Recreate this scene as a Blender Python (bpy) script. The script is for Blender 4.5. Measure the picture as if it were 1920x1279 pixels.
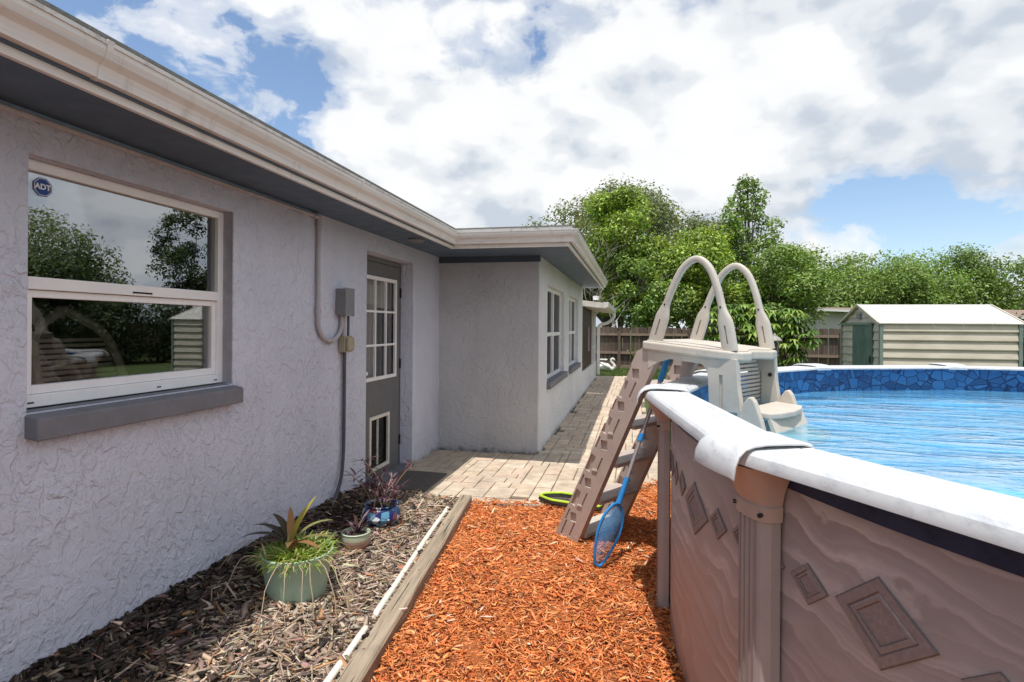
import bpy, bmesh, math, random
import numpy as np
from mathutils import Vector, Matrix
random.seed(7); RNG = np.random.default_rng(7)
PI = math.pi
for o in list(bpy.data.objects): bpy.data.objects.remove(o)
SC = bpy.context.scene
COL = SC.collection

# ------------------------------------------------------------------ camera, sky, sun, exposure
TH = math.atan(228/1050.0)
cam_d = bpy.data.cameras.new('camera'); cam = bpy.data.objects.new('camera', cam_d); COL.objects.link(cam)
cam_d.sensor_width = 36; cam_d.lens = 1050/1920*36; cam_d.shift_y = -27.5/1920
cam_d.clip_start = 0.05; cam_d.clip_end = 2000
cam.matrix_world = (Matrix.Translation((0, 0, 1.5)) @ Matrix.Rotation(TH, 4, 'Z') @ Matrix.Rotation(PI/2, 4, 'X')
                    @ Matrix.Rotation(math.radians(0.45), 4, 'Z'))
SC.camera = cam
SUN_EL = math.radians(74.5); SUN_DIR = Vector((0.012, -0.27, 0.963)).normalized()
sun_d = bpy.data.lights.new('sun', 'SUN'); sun = bpy.data.objects.new('sun', sun_d); COL.objects.link(sun)
sun_d.energy = 3.2; sun_d.angle = math.radians(0.55); sun_d.color = (1.0, 0.955, 0.89)
sun.rotation_euler = SUN_DIR.to_track_quat('Z', 'Y').to_euler(); sun.location = (0, -5, 20)
SC.view_settings.view_transform = 'Standard'; SC.view_settings.look = 'None'
SC.view_settings.gamma = 1; SC.view_settings.exposure = 0.48
SC.cycles.use_denoising = True
SC.cycles.max_bounces = 8; SC.cycles.diffuse_bounces = 4; SC.cycles.transparent_max_bounces = 16
SC.cycles.caustics_reflective = False; SC.cycles.caustics_refractive = False; SC.cycles.sample_clamp_indirect = 6

def mk_world():
    w = bpy.data.worlds.new('World'); SC.world = w; w.use_nodes = True
    w.cycles.sampling_method = 'MANUAL'; w.cycles.sample_map_resolution = 256
    nt = w.node_tree; nt.nodes.clear(); N = nt.nodes.new; L = nt.links.new
    out = N('ShaderNodeOutputWorld'); mix = N('ShaderNodeMixShader')
    b1 = N('ShaderNodeBackground'); b2 = N('ShaderNodeBackground')
    sky = N('ShaderNodeTexSky'); sky.sky_type = 'NISHITA'; sky.sun_disc = False
    sky.sun_elevation = SUN_EL; sky.sun_rotation = PI; sky.air_density = 1.0; sky.dust_density = 0.6; sky.ozone_density = 1.6
    b1.inputs['Strength'].default_value = 0.125; L(sky.outputs[0], b1.inputs[0])
    tc = N('ShaderNodeTexCoord'); sep = N('ShaderNodeSeparateXYZ'); L(tc.outputs['Generated'], sep.inputs[0])
    def math_(op, a, b=None, c=None):
        m = N('ShaderNodeMath'); m.operation = op
        for i, v in enumerate((a, b, c)):
            if v is None: continue
            if hasattr(v, 'links'): L(v, m.inputs[i])
            else: m.inputs[i].default_value = v
        return m.outputs[0]
    def ramp(src, stops):
        r = N('ShaderNodeValToRGB'); r.color_ramp.interpolation = 'EASE'
        while len(r.color_ramp.elements) > 1: r.color_ramp.elements.remove(r.color_ramp.elements[0])
        r.color_ramp.elements[0].position = stops[0][0]; r.color_ramp.elements[0].color = stops[0][1]
        for p, c in stops[1:]:
            e = r.color_ramp.elements.new(p); e.color = c
        L(src, r.inputs[0]); return r.outputs[0]
    def vadd(v, off):
        m = N('ShaderNodeVectorMath'); m.operation = 'ADD'; L(v, m.inputs[0]); m.inputs[1].default_value = off; return m.outputs[0]
    mp = N('ShaderNodeMapping'); mp.inputs['Scale'].default_value = (1.0, 1.0, 1.55); L(tc.outputs['Generated'], mp.inputs[0])
    def noise(v, off, sc, det, rough, dist=0.0):
        n = N('ShaderNodeTexNoise'); n.inputs['Scale'].default_value = sc; n.inputs['Detail'].default_value = det
        n.inputs['Roughness'].default_value = rough; n.inputs['Distortion'].default_value = dist
        L(vadd(v, off), n.inputs['Vector']); return n.outputs['Fac']
    def puffs(v, off, sc, det):
        n = N('ShaderNodeTexVoronoi'); n.feature = 'F1'; n.inputs['Scale'].default_value = sc; n.inputs['Detail'].default_value = det
        n.inputs["Roughness"].default_value = .5; n.normalize = True
        L(vadd(v, off), n.inputs['Vector']); return n.outputs['Distance']
    def density(v, det):
        # domain-warped so the heaps have ragged cauliflower edges
        w = N('ShaderNodeTexNoise'); w.inputs['Scale'].default_value = 5.0; w.inputs['Detail'].default_value = 4; L(v, w.inputs['Vector'])
        mm = N('ShaderNodeVectorMath'); mm.operation = 'MULTIPLY_ADD'; L(w.outputs['Color'], mm.inputs[0]); mm.inputs[1].default_value = (.13, .13, .13); L(v, mm.inputs[2])
        v2 = mm.outputs[0]
        f = noise(v2, CLOUD_OFF, 1.75, det, .57)
        p = puffs(v2, CLOUD_OFF, 5.5, 2.0 if det > 6 else 0.0)
        return math_('ADD', math_('MULTIPLY', f, 1.0), math_('MULTIPLY', math_('SUBTRACT', .5, p), .34))
    d0 = density(mp.outputs[0], 9.0); d1 = density(vadd(mp.outputs[0], (0.0, -.05, .11)), 3.0)
    # the bank fills the sky to the north and east; it breaks up over the house to the west
    west = math_('MULTIPLY', math_('MINIMUM', math_('ADD', sep.outputs['X'], .22), .16), CLOUD_W)
    low = math_('MULTIPLY', math_('SUBTRACT', 0.35, sep.outputs['Z']), 0.25)
    d = math_('ADD', d0, math_('ADD', west, low))
    mask = ramp(d, [(0.0, (0, 0, 0, 1)), (0.446, (0, 0, 0, 1)), (0.470, (.55, .55, .55, 1)), (0.52, (1, 1, 1, 1))])
    lit = math_('SUBTRACT', d0, d1); heap = math_('SUBTRACT', puffs(mp.outputs[0], (1.3, .2, 2.2), 11.0, 2.0), puffs(vadd(mp.outputs[0], (.01, -.015, .035)), (1.3, .2, 2.2), 11.0, 1.0))
    sh = math_('ADD', math_('ADD', math_('MULTIPLY', lit, 1.5), math_('MULTIPLY', heap, -.45)), math_('ADD', math_('MULTIPLY', noise(mp.outputs[0], (4.2, 1.7, .3), 2.6, 6.0, .55), .55), .255))
    sh = math_('SUBTRACT', sh, math_('MULTIPLY', math_('MAXIMUM', math_('SUBTRACT', .30, sep.outputs['Z']), 0.0), .35))
    ccol = ramp(sh, [(0.0, (.48, .56, .66, 1)), (0.36, (.58, .645, .73, 1)), (0.49, (.80, .835, .875, 1)), (0.59, (.94, .955, .965, 1)), (0.74, (1, 1, 1, 1))])
    L(ccol, b2.inputs[0]); b2.inputs['Strength'].default_value = 0.745
    L(mask, mix.inputs[0]); L(b1.outputs[0], mix.inputs[1]); L(b2.outputs[0], mix.inputs[2]); L(mix.outputs[0], out.inputs[0])
CLOUD_W = .17
CLOUD_OFF = (3.99, -4.88, 8.01)
mk_world()

# ------------------------------------------------------------------ material helper
class Mt:
    def __init__(s, name, rough=0.6, color=(.5, .5, .5), metal=0.0, spec=0.4):
        s.m = bpy.data.materials.new(name); s.m.use_nodes = True; s.nt = s.m.node_tree
        s.b = s.nt.nodes['Principled BSDF']; s.out = s.nt.nodes['Material Output']
        s.b.inputs['Roughness'].default_value = rough; s.b.inputs['Metallic'].default_value = metal
        s.b.inputs['Base Color'].default_value = (*color, 1); s.b.inputs['Specular IOR Level'].default_value = spec
        s._tc = None
    def N(s, t): return s.nt.nodes.new(t)
    def L(s, a, b): s.nt.links.new(a, b)
    def co(s, kind='Object', scale=(1, 1, 1), rot=(0, 0, 0), loc=(0, 0, 0)):
        if s._tc is None: s._tc = s.N('ShaderNodeTexCoord')
        mp = s.N('ShaderNodeMapping'); mp.inputs['Scale'].default_value = scale; mp.inputs['Rotation'].default_value = rot
        mp.inputs['Location'].default_value = loc
        s.L(s._tc.outputs[kind], mp.inputs[0]); return mp.outputs[0]
    def noise(s, sc=5, det=4, rough=.5, vec=None, dist=0, out='Fac'):
        n = s.N('ShaderNodeTexNoise'); n.inputs['Scale'].default_value = sc; n.inputs['Detail'].default_value = det
        n.inputs['Roughness'].default_value = rough; n.inputs['Distortion'].default_value = dist
        s.L(vec if vec is not None else s.co(), n.inputs['Vector']); return n.outputs[out]
    def voro(s, sc=5, vec=None, feat='F1', out='Distance', rand=1.0):
        n = s.N('ShaderNodeTexVoronoi'); n.feature = feat; n.inputs['Scale'].default_value = sc
        if 'Randomness' in n.inputs: n.inputs['Randomness'].default_value = rand
        s.L(vec if vec is not None else s.co(), n.inputs['Vector']); return n.outputs[out]
    def math(s, op, a, b=None, c=None):
        m = s.N('ShaderNodeMath'); m.operation = op
        for i, v in enumerate((a, b, c)):
            if v is None: continue
            if hasattr(v, 'links'): s.L(v, m.inputs[i])
            else: m.inputs[i].default_value = v
        return m.outputs[0]
    def ramp(s, src, stops, interp='LINEAR'):
        r = s.N('ShaderNodeValToRGB'); cr = r.color_ramp; cr.interpolation = interp
        while len(cr.elements) > 1: cr.elements.remove(cr.elements[0])
        def cc(c): return (c, c, c, 1) if not hasattr(c, '__len__') else (*c[:3], 1)
        cr.elements[0].position = stops[0][0]; cr.elements[0].color = cc(stops[0][1])
        for p, c in stops[1:]:
            e = cr.elements.new(p); e.color = cc(c)
        s.L(src, r.inputs[0]); return r.outputs[0]
    def mix(s, fac, a, b, mode='MIX'):
        m = s.N('ShaderNodeMix'); m.data_type = 'RGBA'; m.blend_type = mode
        for v, i in ((fac, m.inputs[0]), (a, m.inputs[6]), (b, m.inputs[7])):
            if hasattr(v, 'links'): s.L(v, i)
            elif hasattr(v, '__len__'): i.default_value = (*v[:3], 1)
            else: i.default_value = v
        return m.outputs[2]
    def attr(s, n='Col'):
        a = s.N('ShaderNodeAttribute'); a.attribute_name = n; return a.outputs['Color']
    def rnd(s):
        o = s.N('ShaderNodeObjectInfo'); return o.outputs['Random']
    def color(s, c): s.L(c, s.b.inputs['Base Color']); return s
    def rough(s, c): s.L(c, s.b.inputs['Roughness']); return s
    def bump(s, h, strength=.5, dist=.01):
        b = s.N('ShaderNodeBump'); b.inputs['Strength'].default_value = strength; b.inputs['Distance'].default_value = dist
        s.L(h, b.inputs['Height'])
        prev = s.b.inputs['Normal'].links
        if prev: s.L(prev[0].from_socket, b.inputs['Normal'])
        s.L(b.outputs[0], s.b.inputs['Normal']); return s

MAT = {}
def simple(name, col, rough=.5, var=.12, sc=6, metal=0, bump=0, bsc=40, spec=.4, dirt=None):
    m = Mt(name, rough, col, metal, spec)
    n = m.noise(sc, 5, .6)
    lo = tuple(c*(1-var) for c in col); hi = tuple(min(1, c*(1+var)) for c in col)
    c = m.ramp(n, [(.3, lo), (.7, hi)])
    if dirt:
        d = m.noise(sc*2.3, 6, .65, m.co(loc=(3, 5, 1)))
        c = m.mix(m.ramp(d, [(.55, 0), (.75, .55)]), c, dirt)
    m.color(c)
    m.rough(m.ramp(m.noise(sc*3, 3, .5), [(.3, max(0, rough-.08)), (.7, min(1, rough+.1))]))
    if bump: m.bump(m.noise(bsc, 4, .6), bump, .004)
    MAT[name] = m.m; return m.m

def mat_stucco(name, col):
    m = Mt(name, .85, col, spec=.2)
    base = m.co()
    warp = m.N('ShaderNodeVectorMath'); warp.operation = 'MULTIPLY_ADD'
    nz = m.noise(7, 3, .6, base, out='Color'); m.L(nz, warp.inputs[0]); warp.inputs[1].default_value = (.13, .13, .13); m.L(base, warp.inputs[2])
    wv = warp.outputs[0]
    # skip-trowel ridges: broken curved edges of irregular cells, flat worn plateaus between
    e1 = m.voro(13, wv, 'DISTANCE_TO_EDGE'); e2 = m.voro(27, wv, 'DISTANCE_TO_EDGE')
    r1 = m.ramp(e1, [(0, 1), (.05, .55), (.16, 0)]); r2 = m.ramp(e2, [(0, 1), (.07, .4), (.15, 0)])
    k1 = m.ramp(m.noise(9, 3, .6, m.co(loc=(4, 2, 7))), [(.56, 0), (.64, 1)]); k2 = m.ramp(m.noise(13, 3, .6, m.co(loc=(1, 8, 3))), [(.57, 0), (.65, 1)])
    h = m.math('ADD', m.math('MULTIPLY', r1, k1), m.math('MULTIPLY', m.math('MULTIPLY', r2, k2), .6))
    plate = m.ramp(m.noise(15, 3, .55, m.co(scale=(1, 1, .72)), dist=.7), [(.455, 0), (.545, 1)]); plate2 = m.ramp(m.noise(29, 3, .55, m.co(loc=(3, 3, 3)), dist=.6), [(.50, 0), (.56, 1)])
    h = m.math('ADD', m.math('MULTIPLY', h, .38), m.math('ADD', m.math('MULTIPLY', plate, .62), m.math('MULTIPLY', plate2, .26)))
    h = m.math('ADD', h, m.math('MULTIPLY', m.noise(90, 3, .6), .22))
    dens = m.ramp(m.noise(1.7, 3, .6, m.co(loc=(9, 3, 5))), [(.34, .45), (.60, 1)]); m.bump(m.math('MULTIPLY', h, dens), 0.92, .0094)
    big = m.noise(1.1, 5, .6)
    lo = tuple(c*.90 for c in col); hi = tuple(min(1, c*1.07) for c in col)
    c = m.ramp(big, [(.3, lo), (.7, hi)])
    c = m.mix(m.math('MULTIPLY', r1, m.math('MULTIPLY', k1, .05)), c, tuple(x*.45 for x in col))     # dirt caught along the ridges
    run = m.noise(1.0, 6, .7, m.co(scale=(7, 7, .7), loc=(2, 4, 6))); c = m.mix(m.ramp(run, [(.52, 0), (.75, .22)]), c, tuple(x*.62 for x in col))      # rain streaks
    # splash-up grime close to the ground, ragged
    sp = m.N('ShaderNodeSeparateXYZ'); geo = m.N('ShaderNodeNewGeometry'); m.L(geo.outputs['Position'], sp.inputs[0])
    g = m.math('ADD', sp.outputs['Z'], m.math('MULTIPLY_ADD', m.noise(11, 7, .75), -.40, .20))
    c = m.mix(m.ramp(g, [(.015, .75), (.05, .22), (.10, 0)]), c, (.13, .12, .10))
    m.color(c); MAT[name] = m.m
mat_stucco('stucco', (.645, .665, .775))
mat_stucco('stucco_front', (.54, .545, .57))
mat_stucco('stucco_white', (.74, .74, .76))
simple('trim_white', (.78, .77, .76), .4, .05, 8)
simple('window_vinyl', (.90, .90, .91), .35, .04, 8)
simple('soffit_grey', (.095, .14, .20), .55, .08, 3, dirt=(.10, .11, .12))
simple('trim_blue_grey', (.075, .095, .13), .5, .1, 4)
simple('sill_grey', (.19, .19, .215), .6, .12, 7, bump=.3, bsc=60)
simple('reveal_shade_grey', (.36, .35, .39), .8, .15, 12, bump=.5, bsc=40)
simple('door_grey', (.155, .155, .16), .45, .05, 3)
simple('dark', (.012, .012, .013), .7, .1, 9)
simple('shingle', (.17, .17, .16), .9, .25, 20, bump=.5, bsc=80)
simple('room', (.16, .145, .13), .9, .1, 2)
simple('metal_grey', (.22, .22, .235), .5, .12, 12)
simple('conduit_paint', (.47, .44, .47), .5, .12, 9, dirt=(.25, .23, .23))
simple('outlet_tan', (.36, .32, .22), .45, .15, 9)
simple('cable', (.085, .085, .10), .55, .1, 9)
simple('pvc', (.80, .76, .66), .4, .08, 10, dirt=(.45, .38, .28))
def mat_rail():
    m = Mt('rail_white', .45)
    c = m.ramp(m.noise(3, 5, .6), [(.3, (.58, .60, .615)), (.7, (.67, .68, .69))])
    st = m.noise(1.0, 7, .72, m.co(scale=(26, 2.6, 26), rot=(0, 0, 0))); c = m.mix(m.ramp(st, [(.50, 0), (.68, .75)]), c, (.42, .445, .47))      # brushed-off chalking along the rail
    sp = m.noise(55, 4, .7); c = m.mix(m.ramp(sp, [(.62, 0), (.74, .5)]), c, (.36, .35, .33))
    m.color(c).bump(st, .15, .002); MAT['rail_white'] = m.m
mat_rail()
simple('pool_tan', (.46, .375, .34), .42, .08, 5)
simple('post_tan', (.395, .36, .35), .45, .07, 5)
simple('post_rib', (.31, .27, .26), .45, .07, 5)
simple('ladder_tan', (.57, .515, .44), .48, .06, 6, dirt=(.40, .34, .30))
simple('ladder_taupe', (.50, .415, .365), .5, .08, 6, dirt=(.30, .24, .21))
simple('screw', (.05, .05, .055), .3, .1, 20, metal=.6)
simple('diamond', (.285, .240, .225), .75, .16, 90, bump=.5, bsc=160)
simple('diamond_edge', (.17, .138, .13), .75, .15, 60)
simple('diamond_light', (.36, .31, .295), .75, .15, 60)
simple('net_blue', (.03, .24, .62), .35, .12, 10)
simple('grip_blue', (.06, .36, .75), .4, .1, 20, bump=.4, bsc=120)
simple('pole_alu', (.46, .42, .43), .32, .08, 20, metal=.5)
simple('net_lime', (.50, .72, .06), .4, .08, 20)
simple('net_black', (.02, .02, .022), .6, .1, 20)
simple('bucket_green', (.38, .52, .40), .5, .08, 9, dirt=(.33, .36, .24))
simple('terracotta', (.42, .16, .07), .7, .15, 15, bump=.3)
simple('soil', (.03, .022, .017), .95, .4, 30, bump=.8, bsc=60)
simple('swan_white', (.78, .76, .70), .6, .08, 8, dirt=(.45, .42, .34))
simple('mat_grey', (.12, .108, .092), .95, .3, 40, bump=.8, bsc=200)
simple('rattan', (.66, .56, .44), .6, .2, 20)
simple('rock_dead', (.5, .42, .3), .9)
simple('sticker_blue', (.012, .06, .30), .35, .05, 20)
simple('sticker_white', (.85, .86, .88), .35, .03, 20)
simple('shed_green', (.11, .175, .145), .55, .25, 3, dirt=(.23, .25, .21))
simple('shed_trim', (.20, .255, .22), .5, .15, 5)
simple('lantern', (.30, .28, .25), .5, .2, 20)
simple('nb_wall', (.56, .56, .56), .8, .06, 1)
simple('nb_roof', (.26, .19, .145), .9, .2, 6)
simple('stem_green', (.12, .16, .05), .7, .2, 10)
simple('dry_stem', (.42, .33, .22), .8, .2, 10)

def mat_shed():
    m = Mt('shed_cream', .5)
    c = m.ramp(m.noise(1.2, 6, .65, m.co(scale=(1, 1, 3))), [(.3, (.46, .41, .325)), (.65, (.62, .575, .475))])
    st = m.noise(3.5, 6, .7, m.co(scale=(.35, .35, 5), loc=(2, 3, 4)))
    c = m.mix(m.ramp(st, [(.58, 0), (.74, .6)]), c, (.42, .37, .29))
    m.color(c); MAT['shed_cream'] = m.m
    m = Mt('shed_roof', .55)
    c = m.ramp(m.noise(1.5, 6, .65), [(.3, (.50, .48, .43)), (.65, (.67, .65, .60))])
    st = m.noise(2.6, 7, .75, m.co(scale=(.3, 3, 1), loc=(5, 3, 4)))
    c = m.mix(m.ramp(st, [(.55, 0), (.72, .7)]), c, (.33, .31, .27))
    m.color(c); MAT['shed_roof'] = m.m
mat_shed()

def mat_gutter():
    m = Mt('gutter', .42)
    c = m.ramp(m.noise(1.3, 5, .6, m.co(scale=(1, .5, 4))), [(.3, (.74, .67, .60)), (.7, (.84, .80, .77))])
    st = m.noise(5, 6, .7, m.co(scale=(1, .18, 6), loc=(1, 4, 2)))
    c = m.mix(m.ramp(st, [(.5, 0), (.72, .6)]), c, (.50, .52, .54))
    dr = m.noise(1.0, 5, .7, m.co(scale=(9, 9, .8), loc=(7, 1, 3))); c = m.mix(m.ramp(dr, [(.55, 0), (.74, .5)]), c, (.42, .36, .31))
    m.color(c); MAT['gutter'] = m.m
    m = Mt('lip_white', .4, (.82, .81, .79)); d = m.noise(14, 6, .7)
    m.color(m.mix(m.ramp(d, [(.5, 0), (.7, .75)]), (.80, .79, .77), (.34, .32, .29))); MAT['lip_white'] = m.m
mat_gutter()

def mat_wood(name, a, b, axis=1, dark=(.05, .04, .035), spots=.3):
    m = Mt(name, .85, spec=.2)
    s = [38, 38, 38]; s[axis] = 1.6
    vec = m.co(rot=(0, 0, -.1058 if name == 'timber' else 0))
    sc_ = m.N('ShaderNodeVectorMath'); sc_.operation = 'MULTIPLY'; m.L(vec, sc_.inputs[0]); sc_.inputs[1].default_value = tuple(s)
    g = m.noise(1.0, 6, .65, sc_.outputs[0], dist=.3)
    if name == 'timber':
        s2 = m.N('ShaderNodeVectorMath'); s2.operation = 'MULTIPLY'; m.L(vec, s2.inputs[0]); s2.inputs[1].default_value = (70, .9, 70)
        crack = m.ramp(m.noise(1.0, 3, .6, s2.outputs[0], dist=.2), [(.36, 1), (.42, 0)])
    c = m.ramp(g, [(.3, a), (.68, b)])
    k = m.noise(5, 5, .6, m.co(loc=(4, 1, 2)))
    c = m.mix(m.ramp(k, [(.56, 0), (.75, spots)]), c, dark)
    r = m.rnd(); c = m.mix(.5, c, m.mix(r, (.25, .25, .25), (1.15, 1.1, 1.05)), 'MULTIPLY') if name == 'fence_wood' else c
    if name == 'timber': c = m.mix(crack, c, (.07, .055, .042)); m.bump(m.math('SUBTRACT', 1.0, crack), .8, .008)
    m.color(c).bump(g, .6, .006); MAT[name] = m.m
mat_wood('timber', (.22, .17, .12), (.44, .36, .265), 1)
mat_wood('fence_wood', (.07, .048, .038), (.20, .155, .13), 2, (.028, .02, .017), .85)
mat_wood('fence_rail', (.17, .12, .09), (.34, .26, .20), 0, (.05, .035, .03), .5)

def mat_paver():
    m = Mt('paver', .88, spec=.25)
    r = m.rnd()
    base = m.ramp(r, [(0, (.62, .50, .365)), (.25, (.67, .57, .43)), (.5, (.60, .45, .335)), (.72, (.70, .61, .475)), (.88, (.53, .43, .33)), (1, (.65, .49, .37))])
    n = m.noise(9, 7, .7, m.co('Generated', (1, 1, 1)))
    geo = m.N('ShaderNodeNewGeometry')
    n2 = m.noise(6.5, 8, .7, geo.outputs['Position'])
    c = m.mix(m.ramp(n2, [(.36, .75), (.62, 0)]), base, (.36, .285, .22))
    n3 = m.noise(70, 4, .7, geo.outputs['Position'])
    c = m.mix(m.ramp(n3, [(.55, 0), (.72, .5)]), c, (.66, .60, .52))
    n4 = m.noise(1.3, 6, .7, geo.outputs['Position'])
    c = m.mix(m.ramp(n4, [(.52, 0), (.70, .45)]), c, (.27, .225, .185))
    m.color(c); m.bump(n3, .5, .004); MAT['paver'] = m.m
    m = Mt('joint', .95); m.color(m.ramp(m.noise(30, 5, .7), [(.3, (.09, .075, .055)), (.7, (.22, .185, .14))])).bump(m.noise(150, 3, .6), .5, .004); MAT['joint'] = m.m
mat_paver()

def mat_attr(name, rough=.85, transl=0.0, spec=.2):
    m = Mt(name, rough, spec=spec); c = m.attr()
    m.color(c)
    if transl:
        t = m.N('ShaderNodeBsdfTranslucent'); m.L(m.mix(1, c, (1.5, 1.5, .6), 'MULTIPLY'), t.inputs[0])
        mx = m.N('ShaderNodeMixShader'); mx.inputs[0].default_value = transl
        m.L(m.b.outputs[0], mx.inputs[1]); m.L(t.outputs[0], mx.inputs[2]); m.L(mx.outputs[0], m.out.inputs[0])
    MAT[name] = m.m
mat_attr('chips', .95, 0, .06); mat_attr('leaf', .5, .26, .4); mat_attr('blade', .55, .25, .3)

def mat_ground():
    m = Mt('lawn', .95)
    c = m.ramp(m.noise(3, 7, .7), [(.3, (.045, .075, .018)), (.6, (.085, .12, .03)), (.8, (.16, .15, .06))])
    m.color(c).bump(m.noise(60, 4, .7), 1, .02); MAT['lawn'] = m.m
    m = Mt('mulch_orange', .95)
    c = m.ramp(m.noise(60, 5, .7, dist=1.5), [(.3, (.24, .06, .018)), (.5, (.52, .16, .045)), (.7, (.68, .25, .08))])
    m.color(c).bump(m.noise(70, 5, .7, dist=1.5), 1, .02); MAT['mulch_orange'] = m.m
    m = Mt('mulch_brown', .95)
    c = m.ramp(m.noise(45, 5, .7, dist=1.5), [(.3, (.02, .014, .01)), (.55, (.09, .065, .048)), (.75, (.22, .17, .125))])
    m.color(c).bump(m.noise(60, 5, .7, dist=1.5), 1, .02); MAT['mulch_brown'] = m.m
    m = Mt('bark', .95)
    c = m.ramp(m.noise(14, 6, .7, m.co(scale=(1, 1, .25))), [(.3, (.06, .048, .038)), (.7, (.22, .185, .15))])
    m.color(c).bump(m.noise(30, 5, .7, m.co(scale=(1, 1, .2))), 1, .03); MAT['bark'] = m.m
    m = Mt('bark_pale', .95)
    m.color(m.ramp(m.noise(14, 6, .7), [(.3, (.25, .22, .19)), (.7, (.48, .44, .39))])); MAT['bark_pale'] = m.m
mat_ground()

def mat_glass(name, refl, tint):
    m = Mt(name); nt = m.nt
    g = m.N('ShaderNodeBsdfGlossy'); g.inputs['Roughness'].default_value = .004; g.inputs['Color'].default_value = (.95, .97, 1, 1)
    t = m.N('ShaderNodeBsdfTransparent'); t.inputs['Color'].default_value = (*tint, 1)
    lw = m.N('ShaderNodeFresnel'); lw.inputs['IOR'].default_value = 1.5
    f = m.math('MINIMUM', m.math('MULTIPLY_ADD', lw.outputs[0], 1.6 if refl > .1 else .42, refl), .95)
    b = m.N('ShaderNodeBump'); b.inputs['Strength'].default_value = .03; b.inputs['Distance'].default_value = .01
    m.L(m.noise(1.2, 2, .5), b.inputs['Height']); m.L(b.outputs[0], g.inputs['Normal'])
    mx = m.N('ShaderNodeMixShader'); m.L(f, mx.inputs[0]); m.L(t.outputs[0], mx.inputs[1]); m.L(g.outputs[0], mx.inputs[2])
    m.L(mx.outputs[0], m.out.inputs[0]); MAT[name] = m.m
mat_glass('glass', .26, (.55, .57, .57)); mat_glass('glass_screened', .015, (.90, .90, .88)); mat_glass('glass_dark', .03, (.35, .36, .37))

def mat_screen():
    m = Mt('screen_mesh', .7); m.color(m.ramp(m.noise(3, 4, .6), [(.3, (.055, .032, .024)), (.7, (.095, .06, .046))]))
    t = m.N('ShaderNodeBsdfTransparent'); mx = m.N('ShaderNodeMixShader'); mx.inputs[0].default_value = .85
    m.L(t.outputs[0], mx.inputs[1]); m.L(m.b.outputs[0], mx.inputs[2]); m.L(mx.outputs[0], m.out.inputs[0]); MAT['screen_mesh'] = m.m
    for nm, col in (('mesh_blue', (.10, .36, .72)), ('mesh_black', (.03, .03, .033))):
        m = Mt(nm, .6, col)
        w = m.voro(210, None, 'DISTANCE_TO_EDGE'); f = m.ramp(w, [(.10, .65), (.22, .22)])
        t = m.N('ShaderNodeBsdfTransparent'); mx = m.N('ShaderNodeMixShader'); m.L(f, mx.inputs[0])
        m.L(t.outputs[0], mx.inputs[1]); m.L(m.b.outputs[0], mx.inputs[2]); m.L(mx.outputs[0], m.out.inputs[0]); MAT[nm] = m.m
mat_screen()

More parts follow.
